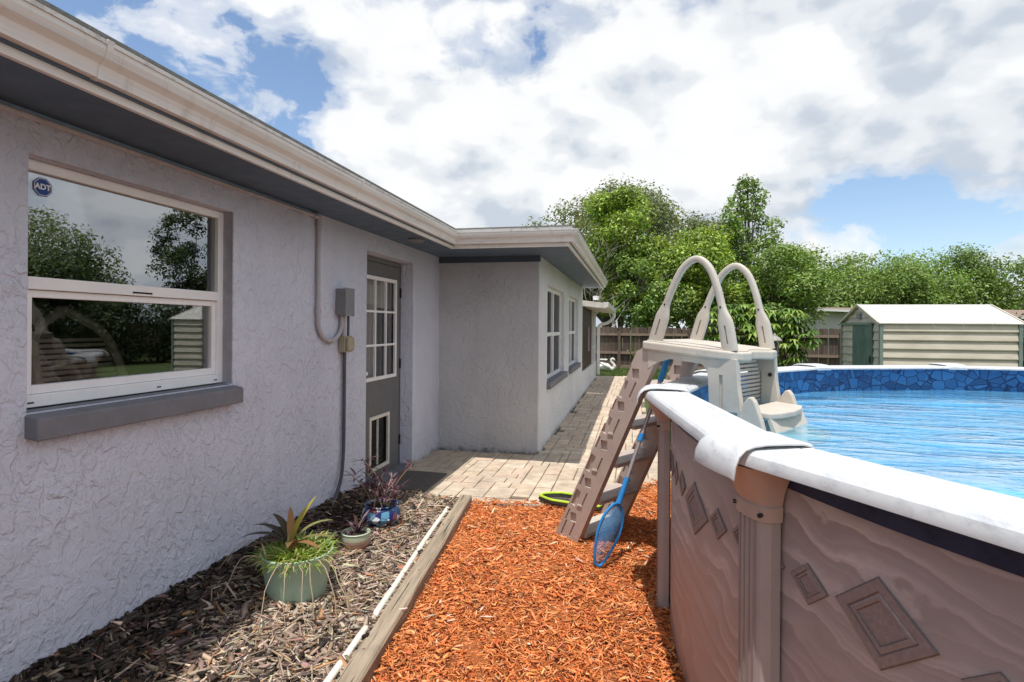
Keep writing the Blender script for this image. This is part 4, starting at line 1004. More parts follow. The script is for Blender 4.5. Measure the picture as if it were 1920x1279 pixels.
# aprons under the platform sides: arched openings
for v in (-.275, .275):
    ar = [(-.27, 1.352), (.14, 1.352), (.14, 1.12)]+[(.14-.0-.0-(.06-.06*math.cos(t)), 1.13+.17*math.sin(t)) for t in np.linspace(0, PI/2, 7)]+[(-.12, 1.302), (-.20, 1.27), (-.27, 1.22)]
    MB().prism(ar, lambda u, z: LP(u, v-.008, z), lambda u, z: LP(u, v+.008, z)).build('apron', 'ladder_tan', ladder, bevel=.003)
# inner legs standing in the pool
for v in (-.262, .262):
    def iu(z): return .215+(1.35-z)*.13
    poly = [(.125, 1.351), (.29, 1.351), (.30, 1.2), (.345, .90), (.62, .06), (.40, .06), (.16, .90), (.135, 1.1)]
    o = MB().prism(poly, lambda u, z: LP(u, v-.024, z), lambda u, z: LP(u, v+.024, z)).build('inner_leg', 'ladder_tan', ladder)
    cs = [MB().obox(LP(.205, v+s_*.024, 1.13), Lu, Lv, (0, 0, 1), .010, .012, .12) for s_ in (-1, 1)]
    cs += [MB().obox(LP(.255, v+s_*.024, 1.0), Lu, Lv, (0, 0, 1), .045, .014, .05) for s_ in (-1, 1)]
    cut(o, cs); b = o.modifiers.new('b', 'BEVEL'); b.width = .005; b.segments = 2; b.limit_method = 'ANGLE'
    MB().tube([LP(.27, v*.9, 1.235), LP(.27, v*.9-.006*np.sign(v), 1.235)], .012, 10).build('screw', 'screw', o)
    # cheek beside the first step
    ck = [(.27, .86), (.30, 1.02), (.335, 1.12), (.355, 1.15), (.375, 1.155), (.395, 1.13), (.43, 1.03), (.475, .86)]
    MB().prism(ck, lambda u, z: LP(u, v-.022, z), lambda u, z: LP(u, v+.022, z)).build('cheek', 'ladder_tan', ladder, bevel=.008)
# louvred riser
for k in range(11):
    z = 1.315-.0245*k
    hw = .238*(1 if k > 5 else (.70+.30*math.sin((k+.5)/6*PI/2)))
    MB().obox(LP(.205, 0, z), Lu, Lv, (.35*Lu.x, .35*Lu.y, 1), .006, hw-.002, .0085).build('louvre', 'ladder_tan', ladder)
MB().prism([(.470, .955), (.495, .955), (.458, 1.045), (.440, 1.045)], lambda a, b: LP(a, -.235, b), lambda a, b: LP(a, .235, b)).build('step_riser', 'ladder_tan', ladder)
for z, u, hl in ((1.075, .40, .10), (.955, .56, .09), (.80, .66, .09), (.55, .74, .09)):
    sp_ = [(u-hl, -.245), (u+hl*.5, -.245)]+[(u+hl*.5+hl*.55*math.cos(t), -.245*math.sin(-t)*-1) for t in np.linspace(-PI/2, PI/2, 9)][1:-1]+[(u+hl*.5, .245), (u-hl, .245)]
    sp_ = [(u-hl, -.238), (u+hl*.55, -.238), (u+hl*.85, -.15), (u+hl, 0), (u+hl*.85, .15), (u+hl*.55, .238), (u-hl, .238)]
    MB().prism(sp_, lambda a, b: LP(a, b, z-.035), lambda a, b: LP(a, b, z)).build('step', 'ladder_tan', ladder, bevel=.008)

# ------------------------------------------------------------------ nets
sk = empty('pool_skimmer', (-.20, 3.48, .02), 'blue leaf skimmer on a long pole leaning on the pool rail', 'skimmer')
tip = Vector((-.205, 3.485, .035)); top = Vector((.232, 3.80, 1.335))
ax = (top-tip).normalized(); side = Vector((.78, .62, 0)); side = (side-ax*side.dot(ax)).normalized(); nrm_ = ax.cross(side)
def SP(t, w, h=0): return tip+ax*t+side*w+nrm_*h
ol = [(0, -.075), (.0, .075), (.06, .115), (.20, .125), (.32, .10), (.40, .03), (.40, -.03), (.32, -.10), (.20, -.125), (.06, -.115)]
ol = [(0, -.02), (.0, .02), (.07, .055), (.20, .085), (.30, .075), (.37, .03), (.38, -.03), (.30, -.075), (.20, -.085), (.07, -.055)]
cp_ = curve_pts([SP(*p) for p in ol]+[SP(*ol[0])], 60)
MB().tube(cp_, .0085, 8).build('net_frame', 'net_blue', sk, True)
mb = MB(); rows = 8; Vn = []; Fn = []
for j in range(rows+1):
    t = .01+.37*j/rows; w = np.interp(t, [0, .06, .2, .32, .4], [.022, .055, .085, .072, .03])
    for i in range(rows+1): a = i/rows*2-1; Vn.append(SP(t, w*a, -.035*(1-a*a)*math.sin(PI*j/rows)))
for j in range(rows):
    for i in range(rows): b = j*(rows+1)+i; Fn.append((b, b+1, b+rows+2, b+rows+1))
mb.add(Vn, Fn).build('net_mesh', 'mesh_blue', sk, True, fix=False)
MB().tube([SP(.39, 0), SP(.50, 0), SP(.56, 0)], [.020, .017, .017], 10).build('socket', 'net_blue', sk, True)
Lp = (top-tip).length
MB().tube([SP(.53, 0), SP(Lp-.16, 0)], .0135, 10).build('pole', 'pole_alu', sk, True)
MB().tube([SP(.80, 0), SP(.85, 0)], .018, 10).build('lock_collar', 'net_blue', sk, True)
MB().tube([SP(Lp-.20, 0), SP(Lp-.19, 0), SP(Lp-.01, 0), SP(Lp, 0)], [.016, .020, .020, .014], 12).build('grip', 'grip_blue', sk, True)
ln = empty('skimmer_net_head', (-.52, 4.62, .03), 'lime green rimmed black skimmer net lying flat beside the ladder foot', 'skimmer')
def NP(a, b, h): 
    c = Vector((-.47, 4.60, .045)); d1 = Vector((.93, -.20, 0)).normalized(); d2 = Vector((.2, .93, 0)).normalized(); return c+d1*a+d2*b+Vector((0, 0, h))
nl = [(-.29, -.02), (-.27, .05), (-.17, .115), (-.12, .125), (.15, .115), (.22, .09), (.24, -.06), (.19, -.10), (-.10, -.10), (-.18, -.085)]
for h, r, mt, nm in ((.040, .011, 'net_lime', 'rim'), (.016, .014, 'net_black', 'lower_band')):
    MB().tube(curve_pts([NP(a, b, h) for a, b in nl]+[NP(*nl[0], h)], 60), r, 8).build(nm, mt, ln, True)
Vn = []; Fn = []; m_ = 40; cpn = curve_pts([NP(a, b, .03) for a, b in nl]+[NP(*nl[0], .03)], m_)
ctr = NP(0, 0, -.02); R_ = 6
for j in range(R_+1):
    for i in range(m_): p_ = cpn[i].lerp(ctr, j/R_); Vn.append((p_.x, p_.y, p_.z+.012*math.sin(i*.9+j)*(j > 0)+.0))
for j in range(R_):
    for i in range(m_): Fn.append((j*m_+i, j*m_+(i+1) % m_, (j+1)*m_+(i+1) % m_, (j+1)*m_+i))
MB().add(Vn, Fn).build('net_mesh', 'mesh_black', ln, True, fix=False)

# ------------------------------------------------------------------ edging, pipe, mat
te = MB(); ys_ = np.linspace(.2, 4.50, 30); tv = []
def tsec(i):
    j = lambda: random.uniform(-.003, .003)
    return [(-.049+j(), .0), (.049+j(), .0), (.051+j(), .084+j()), (.043+j(), .096+j()), (-.042+j(), .097+j()), (-.050+j(), .086+j())]
te.sweep([(timber_x(y), y, -.01) for y in ys_], tsec, lambda i: (Vector((1, .1, 0)).normalized(), Vector((0, 0, 1))))
o = te.build('landscape_timber', 'timber', smooth=False); tag(o, 'long weathered grey timber edging between brown and orange mulch', 'timber', 'timber edging')
te = MB(); te.sweep([(x, 4.445, -.01) for x in np.linspace(-2.25, -1.425, 10)], lambda i: [(-.045, 0), (.045, 0), (.045+random.uniform(-.004, .004), .062), (.03, .070+random.uniform(-.006, .006)), (-.04, .068), (-.045, .05)], lambda i: (Vector((0, -1, 0)), Vector((0, 0, 1))))
o = te.build('landscape_timber', 'timber'); tag(o, 'short mossy timber edging at the paver end of the planting bed', 'timber', 'timber edging')
pp = [(timber_x(y)-.082+.004*math.sin(3*y), y, .078+(-.05 if abs(y-2.50) < .05 else 0)) for y in np.linspace(.6, 4.16, 48)]
o = MB().tube(pp, .0165, 10).build('pvc_pipe', 'pvc', smooth=True); tag(o, 'thin white plastic pipe lying along the timber edging', 'pipe')
mb = MB(); Vn = []; Fn = []
for j in range(9):
    for i in range(13): x = -2.23+.44*i/12; y = 4.68+.60*j/8; Vn.append((x, y, .043+.003*math.sin(9*x+5*y)))
for j in range(8):
    for i in range(12): b = j*13+i; Fn.append((b, b+1, b+14, b+13))
o = mb.add(Vn, Fn).build('door_mat', 'mat_grey'); s_ = o.modifiers.new('s', 'SOLIDIFY'); s_.thickness = .012; s_.offset = -1
tag(o, 'worn dark grey door mat in front of the door', 'mat')

# ------------------------------------------------------------------ potted plants
def blade_mesh(paths, widths, cols, fold=.25):
    """paths: list of point lists -> ribbon leaves"""
    V = []; F = []; C = []
    for pts, w, c in zip(paths, widths, cols):
        n = len(pts); b = len(V)
        for i, p in enumerate(pts):
            T = (pts[min(n-1, i+1)]-pts[max(0, i-1)]).normalized(); S = T.cross(Vector((0, 0, 1)))
            S = S.normalized() if S.length > 1e-3 else Vector((1, 0, 0)); U = S.cross(T); t = i/(n-1)
            ww = w*(math.sin(PI*min(1, t*.86+.14))**.8)
            for s_, u_ in ((-1, fold), (0, 0), (1, fold)): V.append(p+S*ww*s_+U*ww*u_); C.append([x*random.uniform(.92, 1.08) for x in c])
        for i in range(n-1):
            for k in (0, 1): q_ = b+i*3+k; F.append((q_, q_+1, q_+4, q_+3))
    return np.array([tuple(v) for v in V]), np.array(F), np.array(C)
def arc(base, yaw, L, rise, droop, n=8):
    d = Vector((math.cos(yaw), math.sin(yaw), 0)); P = []
    for i in range(n+1):
        t = i/n; P.append(base+d*L*t*math.cos(rise*(1-t*.3))+Vector((0, 0, L*(math.sin(rise)*t-droop*t*t))))
    return P
# green bucket
g0 = Vector((-1.715, 2.635, .080))
gp = empty('potted_plant', g0, 'pale green plastic bucket overflowing with grassy weeds and a bronze bromeliad', 'plant', 'potted plants in the bed')
MB().lathe([(0, -.03), (.135, -.03), (.142, -.02), (.157, .10), (.174, .20), (.178, .205), (.181, .24), (.175, .243), (.168, .23), (.164, .205), (0, .205)], g0, 40).build('pot', 'bucket_green', gp, True)
MB().lathe([(.166, .210), (.08, .215), (0, .22)], g0, 24).build('soil', 'soil', gp, True)
paths, ws, cs = [], [], []
for k in range(950):
    r = .160*math.sqrt(random.random()); a = random.uniform(0, 2*PI); b = g0+Vector((r*math.cos(a), r*math.sin(a), .205))
    paths.append(arc(b, a+random.gauss(0, .9), random.uniform(.05, .14), random.uniform(.5, 1.45), random.uniform(.2, .9), 5)); ws.append(random.uniform(.0025, .006))
    cs.append(random.choice([(.24, .36, .06), (.34, .45, .09), (.42, .50, .14), (.16, .26, .05), (.50, .44, .20)]))
for k in range(11):
    a = random.uniform(0, 2*PI); b = g0+Vector((.155*math.cos(a), .155*math.sin(a), .215)); paths.append(arc(b, a, random.uniform(.14, .26), random.uniform(.4, 1.2), random.uniform(.6, 1.5), 8)); ws.append(.003); cs.append((.36, .40, .14))
V, F, C = blade_mesh(paths, ws, cs); np_mesh('grass_blades', V, F, 'blade', gp, C)['kind'] = 'stuff'
bb = g0+Vector((-.07, .05, .20)); spec_ = [(2.6, .30, .95, .55, (.10, .08, .05)), (2.95, .33, .75, .62, (.085, .075, .06)), (3.4, .33, .70, .7, (.09, .075, .06)), (3.9, .25, .6, .6, (.11, .08, .05)), (.55, .28, 1.0, .55, (.26, .26, .10)), (.15, .27, .6, .5, (.22, .20, .08)), (1.1, .26, 1.35, .1, (.42, .36, .07)), (1.7, .2, 1.2, .4, (.20, .15, .06)), (-.3, .24, .5, .5, (.30, .16, .07)), (5.2, .2, .7, .5, (.20, .13, .06)), (2.2, .22, 1.25, .25, (.40, .20, .08))]
for yaw, L_, ri, dr, c in spec_:
    V, F, C = blade_mesh([arc(bb+Vector((0, 0, .04)), yaw, L_, ri, dr*.8, 10)], [.021], [c]); np_mesh('leaf', V, F, 'blade', gp, C, True)
MB().tube([bb, bb+Vector((0, 0, .07))], [.035, .022], 8).build('leaf_base', 'terracotta', gp, True)
for k in range(9):
    a = random.choice([random.uniform(2.6, 4.6), random.uniform(4.3, 6.0)]); b = g0+Vector((.185*math.cos(a), .185*math.sin(a), .236)); L_ = random.uniform(.12, .30)
    P = [b+Vector((math.cos(a)*L_*t, math.sin(a)*L_*t, .05*math.sin(3*t)-(.20 if a > 4.2 else .14)*t*t))+Vector((random.gauss(0, .006), random.gauss(0, .006), 0)) for t in np.linspace(0, 1, 7)]
    MB().tube(P, .0022, 5).build('dry_stem', 'dry_stem', gp, True)
# striped bowl with purple plant
b0 = Vector((-1.70, 3.24, .070))
bp_ = empty('potted_plant', b0, 'small striped terracotta bowl with a little purple spiky plant', 'plant', 'potted plants in the bed')
MB().lathe([(0, 0), (.040, 0), (.062, .025), (.082, .06), (.088, .095), (.086, .125), (.090, .13), (.084, .134), (.078, .125), (.074, .11), (0, .11)], b0, 36).build('pot', 'striped_pot', bp_, True)
MB().lathe([(.078, .112), (0, .12)], b0, 20).build('soil', 'soil', bp_, True)
def purple(base, n, Lr, spread, parent, w=.009):
    for k in range(n):
        c = random.choice([(.10, .045, .075), (.16, .08, .12), (.07, .03, .05), (.26, .17, .20), (.20, .10, .13)])
        V, F, C = blade_mesh([arc(base+Vector((random.gauss(0, .012), random.gauss(0, .012), 0)), random.uniform(0, 2*PI), random.uniform(*Lr), random.uniform(*spread), random.uniform(0, .5), 6)], [w*random.uniform(.6, 1.2)], [c], .5)
        np_mesh('leaf', V, F, 'blade', parent, C)
purple(b0+Vector((.01, .01, .115)), 14, (.09, .19), (.8, 1.5), bp_)
purple(b0+Vector((-.05, -.01, .115)), 5, (.04, .08), (.6, 1.4), bp_, .006)
t0 = Vector((-1.735, 3.68, .090))
tp = empty('potted_plant', t0, 'blue painted ceramic bowl on a terracotta saucer with tall purple plants', 'plant', 'potted plants in the bed')
MB().lathe([(0, -.03), (.11, -.03), (.150, .0), (.155, .015), (.148, .017), (.12, 0), (0, 0)], t0, 36).build('saucer', 'terracotta', tp, True)
MB().lathe([(0, .0), (.075, 0), (.12, .03), (.140, .07), (.125, .12), (.110, .135), (.118, .15), (.108, .152), (.10, .135), (0, .13)], t0, 36).build('pot', 'talavera', tp, True)
MB().lathe([(.102, .136), (0, .145)], t0, 20).build('soil', 'soil', tp, True)
for k in range(9):
    s0 = t0+Vector((random.gauss(0, .04), random.gauss(0, .04), .14)); yaw = random.uniform(0, 2*PI); L_ = random.uniform(.10, .33) if k > 1 else .36
    P = arc(s0, yaw, L_, random.uniform(1.15, 1.5), .05, 8); MB().tube(P, .004, 6).build('stem', 'dry_stem', tp, True)
    for i in range(2, 9): purple(P[i], 2 if i < 8 else 4, (.06, .12), (.2, 1.2), tp, .0075)

# ------------------------------------------------------------------ back fence
FNY = 20.8
fence = empty('wooden_fence', (5, FNY, 0), 'weathered brown picket privacy fence across the back of the yard', 'fence')
plm = []
for k in range(4):
    h = 1.50+random.uniform(-.02, .02); w = .070
    m_ = MB().prism([(-w, 0), (w, 0), (w, h-.03), (w-.025, h), (-w+.025, h), (-w, h-.03)], lambda x, z: (x, -.009, z), lambda x, z: (x, .009, z)); me = bpy.data.meshes.new('plank'); me.from_pydata(m_.v, [], m_.f)
    b_ = bmesh.new(); b_.from_mesh(me); bmesh.ops.recalc_face_normals(b_, faces=b_.faces); b_.to_mesh(me); b_.free(); me.materials.append(MAT['fence_wood']); plm.append(me)
x = -4.2; n_ = 0
while x < 19:
    o = bpy.data.objects.new('plank', random.choice(plm)); COL.objects.link(o); o.parent = fence
    o.location = (x-5, .03+random.uniform(-.004, .004), random.uniform(-.015, .02)); o.rotation_euler = (0, random.gauss(0, .006), 0); x += .149; n_ += 1
for z, hh in ((1.24, .045), (.57, .045), (.06, .06)):
    MB().box(-4.2, 19, FNY-.05, FNY+.012, z-hh, z+hh).build('fence_rail', 'fence_rail', fence)
for x in np.arange(-2.95, 19, 2.44): MB().box(x-.05, x+.05, FNY-.11, FNY-.052, -.05, 1.36).build('fence_post', 'fence_wood', fence)

# ------------------------------------------------------------------ shed
SA = math.radians(12.25); so = Vector((4.97, 12.85, 0)); sr = Vector((1, 0, 0)); sb = Vector((0, 1, 0))
sb_ang = math.radians(24); se = (sb*math.cos(sb_ang*.0)+sr*0)
shed = empty('garden_shed', so, 'cream ribbed metal garden shed with a green sliding door', 'shed')
SL, SD, SE, SR_ = 2.43, 2.15, 1.62, 2.02
def SHP(a, b, z): return so+sr*a+sb*b+Vector((0, 0, z))
# long wall: separate ribbed siding boards
nsd = 9; hs = SE/nsd
for k in range(nsd):
    z = hs*k; pr_ = [(0, z), (-.030, z+.012), (-.034, z+.03), (-.006, z+hs-.02), (0, z+hs-.001)]
    MB().prism(pr_, lambda b, zz: SHP(.03, b, zz), lambda b, zz: SHP(SL-.03, b, zz)).build('siding_panel', 'shed_cream', shed)
    for (b0_, b1_) in ((.03, .34), (1.45, SD-.03)):
        MB().prism([(0, z), (-.022, z+.012), (-.024, z+.03), (-.004, z+hs-.02), (0, z+hs-.001)], lambda a, zz: SHP(a, b0_, zz), lambda a, zz: SHP(a, b1_, zz)).build('siding_panel', 'shed_cream', shed)
for k in range(3):
    z = SE+.13*k; f_ = lambda zz: (zz-SE)/(SR_-SE)*SD/2
    a0_, a1_ = f_(z)+.02, SD-f_(z)-.02; a2_, a3_ = f_(z+.128)+.02, SD-f_(z+.128)-.02
    MB().add([SHP(-.02, a0_, z), SHP(-.02, a1_, z), SHP(0, a3_, z+.128), SHP(0, a2_, z+.128)], [(0, 1, 2, 3)]).build('gable_panel', 'shed_cream', shed)
MB().add([SHP(.005, .0, 0), SHP(.005, SD, 0), SHP(.005, SD, SE), SHP(.005, SD/2, SR_), SHP(.005, 0, SE), SHP(SL-.005, 0, 0), SHP(SL-.005, SD, 0), SHP(SL-.005, SD, SE), SHP(SL-.005, SD/2, SR_), SHP(SL-.005, 0, SE)],
         [(0, 1, 2, 3, 4), (5, 9, 8, 7, 6), (1, 6, 7, 2)]).build('frame_wall', 'shed_trim', shed, fix=False)
MB().add([SHP(-.04, .36, .0), SHP(-.04, 1.43, .0), SHP(-.04, 1.43, SE-.02), SHP(-.04, .36, SE-.02), SHP(-.012, .36, .0), SHP(-.012, 1.43, .0), SHP(-.012, 1.43, SE-.02), SHP(-.012, .36, SE-.02)], [(0, 1, 2, 3), (4, 7, 6, 5), (0, 4, 5, 1), (1, 5, 6, 2), (2, 6, 7, 3), (3, 7, 4, 0)]).build('door', 'shed_green', shed)
MB().obox(SHP(-.05, .42, .85), (1, 0, 0), (0, 1, 0), (0, 0, 1), .012, .012, .07).build('door_handle', 'dark', shed)
MB().bar(SHP(-.05, .34, SE+.0), SHP(-.05, SD-.06, SE+.0), .03, .05).build('door_track', 'shed_trim', shed)
MB().obox(SHP(-.03, SD/2, SE+.17), (SHP(0, 1, 0)-SHP(0, 0, 0)), sr, (0, 0, 1), .10, .02, .06).build('vent', 'metal_grey', shed)
for a, b in ((-.006, -.006), (SL+.006, -.006), (-.006, SD)):
    MB().obox(SHP(a, b, SE/2-.01), sr, (SHP(0, 1, 0)-SHP(0, 0, 0)), (0, 0, 1), .03, .035, SE/2-.012).build('corner_trim', 'shed_trim', shed)
for s_ in (0, 1):
    e_ = -.06 if s_ == 0 else SD+.06
    npan = 5
    for k in range(npan):
        a0_ = -.06+(SL+.12)*k/npan; a1_ = -.06+(SL+.12)*(k+1)/npan-.004; zr = .0
        q0 = [SHP(a0_, e_, SE+.01), SHP(a1_, e_, SE+.01), SHP(a1_, SD/2, SR_+.03), SHP(a0_, SD/2, SR_+.03)]
        mb = MB().add(q0+[v-Vector((0, 0, .018)) for v in q0], [(0, 1, 2, 3), (4, 7, 6, 5), (0, 4, 5, 1), (1, 5, 6, 2), (2, 6, 7, 3), (3, 7, 4, 0)])
        mb.build('roof_panel', 'shed_roof', shed)
    MB().bar(SHP(-.075, e_, SE+.0), SHP(-.075, SD/2, SR_+.022), .03, .05).build('gable_trim', 'shed_cream', shed)
    MB().bar(SHP(SL+.075, e_, SE+.0), SHP(SL+.075, SD/2, SR_+.022), .03, .05).build('gable_trim', 'shed_cream', shed)
# neighbour's house beyond the fence
nb = empty('neighbour_house', (10.5, 33, 0), 'pale neighbouring house with brown shingle roof behind the fence', 'house')
nbr = Vector((math.cos(SA), math.sin(SA), 0)); nbb = Vector((-math.sin(SA), math.cos(SA), 0))
nbp = lambda a, b, z: Vector((8.4, 32.2, 0))+nbr*a+nbb*b+Vector((0, 0, z))
def hexa(q): return MB().add(q, [(0, 1, 2, 3), (4, 7, 6, 5), (0, 4, 5, 1), (1, 5, 6, 2), (2, 6, 7, 3), (3, 7, 4, 0)])
NBW = 22
MB().add([nbp(0, 0, 0), nbp(NBW, 0, 0), nbp(NBW, 8, 0), nbp(0, 8, 0), nbp(0, 0, 2.05), nbp(NBW, 0, 2.05), nbp(NBW, 8, 2.05), nbp(0, 8, 2.05), nbp(-3, 0, 0), nbp(-3, 0, 2.35), nbp(0, 0, 2.35)], [(0, 1, 5, 4), (1, 2, 6, 5), (3, 0, 4, 7), (2, 3, 7, 6)]).build('wall', 'nb_wall', nb, fix=False)
hexa([nbp(-.6, -.6, 2.62), nbp(NBW, -.7, 1.90), nbp(NBW, 4, 2.7), nbp(.5, 4, 2.75), nbp(-.6, -.6, 2.50), nbp(NBW, -.7, 1.78), nbp(NBW, 4, 2.6), nbp(.5, 4, 2.63)]).build('roof', 'nb_roof', nb)
MB().bar(nbp(-.65, -.66, 2.54), nbp(NBW, -.76, 1.82), .05, .12).build('fascia', 'trim_white', nb)
MB().add([nbp(-.3, -.05, 0), nbp(6, -.05, 0), nbp(6, -.05, 2.2), nbp(-.3, -.05, 2.48)], [(0, 1, 2, 3)]).build('gable_wall', 'nb_wall', nb, fix=False)

# ------------------------------------------------------------------ small garden things
sw = empty('swan_planter', (-.83, 19.1, 0), 'white concrete swan planter on the grass by the fence', 'planter')
S_ = Vector((-.86, 19.1, 0))
Vn = []; Fn = []; nu, nv = 16, 9
for j in range(nv+1):
    t = j/nv; x_ = -.24+.44*t; w_ = .13*math.sin(PI*min(1, t*.9+.08))**.6; zt = .17+.09*(1-t)**2; zb = .02+.04*(1-t)
    for i in range(nu): a = 2*PI*i/nu; Vn.append(S_+Vector((x_, w_*math.cos(a), (zt+zb)/2+(zt-zb)/2*math.sin(a))))
for j in range(nv):
    for i in range(nu): Fn.append((j*nu+i, j*nu+(i+1) % nu, (j+1)*nu+(i+1) % nu, (j+1)*nu+i))
MB().add(Vn, Fn+[tuple(range(nu)), tuple(range(nv*nu, nv*nu+nu))]).build('body', 'swan_white', sw, True)
MB().tube(curve_pts([S_+Vector(p) for p in ((.17, 0, .08), (.24, 0, .16), (.22, 0, .26), (.14, 0, .34), (.13, 0, .41), (.18, 0, .44), (.235, 0, .41), (.27, 0, .385))], 30), [.05]*8+[.036]*14+[.034]*4+[.03, .022, .016, .012, .01], 10).build('neck', 'swan_white', sw, True)
for s_ in (-1, 1):
    MB().tube(curve_pts([S_+Vector(p) for p in ((.10, .12*s_, .14), (-.05, .15*s_, .22), (-.22, .13*s_, .31))], 10), [.05, .06, .07, .075, .075, .07, .06, .05, .04, .03, .015], 8).build('wing', 'swan_white', sw, True)
MB().tube([S_+Vector((-.28, .1, .40)), S_+Vector((.0, .1, .40))], .025, 8).build('wing_tip', 'swan_white', sw, True)
lt = empty('garden_lantern', (2.20, 9.62, 0), 'small dark lantern lamp post behind the ladder platform', 'lamp')
L0 = Vector((2.20, 9.62, 0))
MB().tube([L0, L0+Vector((0, 0, 1.10))], .025, 8).build('post', 'lantern', lt, True)
MB().lathe([(0, 1.09), (.05, 1.09), (.06, 1.12), (.075, 1.13)], L0, 12).build('base', 'lantern', lt, True)
MB().lathe([(.055, 1.131), (.075, 1.30)], L0, 6).build('glass', 'glass_screened', lt)
for k in range(6):
    a = 2*PI*k/6; MB().tube([L0+Vector((.058*math.cos(a), .058*math.sin(a), 1.13)), L0+Vector((.078*math.cos(a), .078*math.sin(a), 1.30))], .006, 5).build('bar', 'lantern', lt)
MB().lathe([(.11, 1.295), (.115, 1.31), (.07, 1.36), (.03, 1.38), (.018, 1.41), (0, 1.43)], L0, 16).build('cap', 'lantern', lt, True)

# ------------------------------------------------------------------ lawn blades near the fence
nG = 26000
gx = RNG.uniform(-2.2, 8, nG); gy = RNG.uniform(17.2, 20.7, nG)
hgt = RNG.uniform(.04, .12, nG); an = RNG.uniform(0, 2*PI, nG); wd_ = .012
b1 = np.stack([gx-wd_*np.cos(an), gy-wd_*np.sin(an), np.full(nG, -.03)], 1); b2 = np.stack([gx+wd_*np.cos(an), gy+wd_*np.sin(an), np.full(nG, -.03)], 1)
tp_ = np.stack([gx+RNG.normal(0, .03, nG), gy+RNG.normal(0, .03, nG), hgt-.03], 1)
o = np_mesh('lawn_grass', np.stack([b1, b2, tp_], 1).reshape(-1, 3), np.arange(nG*3).reshape(-1, 3), 'leaf', cols=np.repeat(palette(nG, [(.09, .15, .03), (.14, .20, .05), (.22, .22, .08)], [5, 4, 2]), 3, 0))
tag(o, 'strip of rough green lawn in front of the back fence', 'grass', kind='stuff')

# ------------------------------------------------------------------ trees
def leaves(name, P, Nn, size, cols, parent, mat='leaf', aspect=.5, jitter=.5):
    n = len(P)
    d = RNG.normal(0, 1, (n, 3)); d /= np.linalg.norm(d, axis=1)[:, None]
    nn = Nn+RNG.normal(0, jitter, (n, 3)); nn /= np.linalg.norm(nn, axis=1)[:, None]+1e-9
    d = d-nn*(d*nn).sum(1)[:, None]; d /= np.linalg.norm(d, axis=1)[:, None]+1e-9
    s = np.cross(nn, d); sz = (size*RNG.uniform(.6, 1.35, n))[:, None]
    V = np.stack([P-d*sz*.5, P+s*sz*aspect*.5+nn*sz*.10, P+d*sz*.5, P-s*sz*aspect*.5+nn*sz*.10], 1).reshape(-1, 3)
    F = np.arange(n*4).reshape(-1, 4); F = np.concatenate([F[:, [0, 1, 2]], F[:, [0, 2, 3]]])
    return np_mesh(name, V, F, mat, parent, np.repeat(cols, 4, 0))
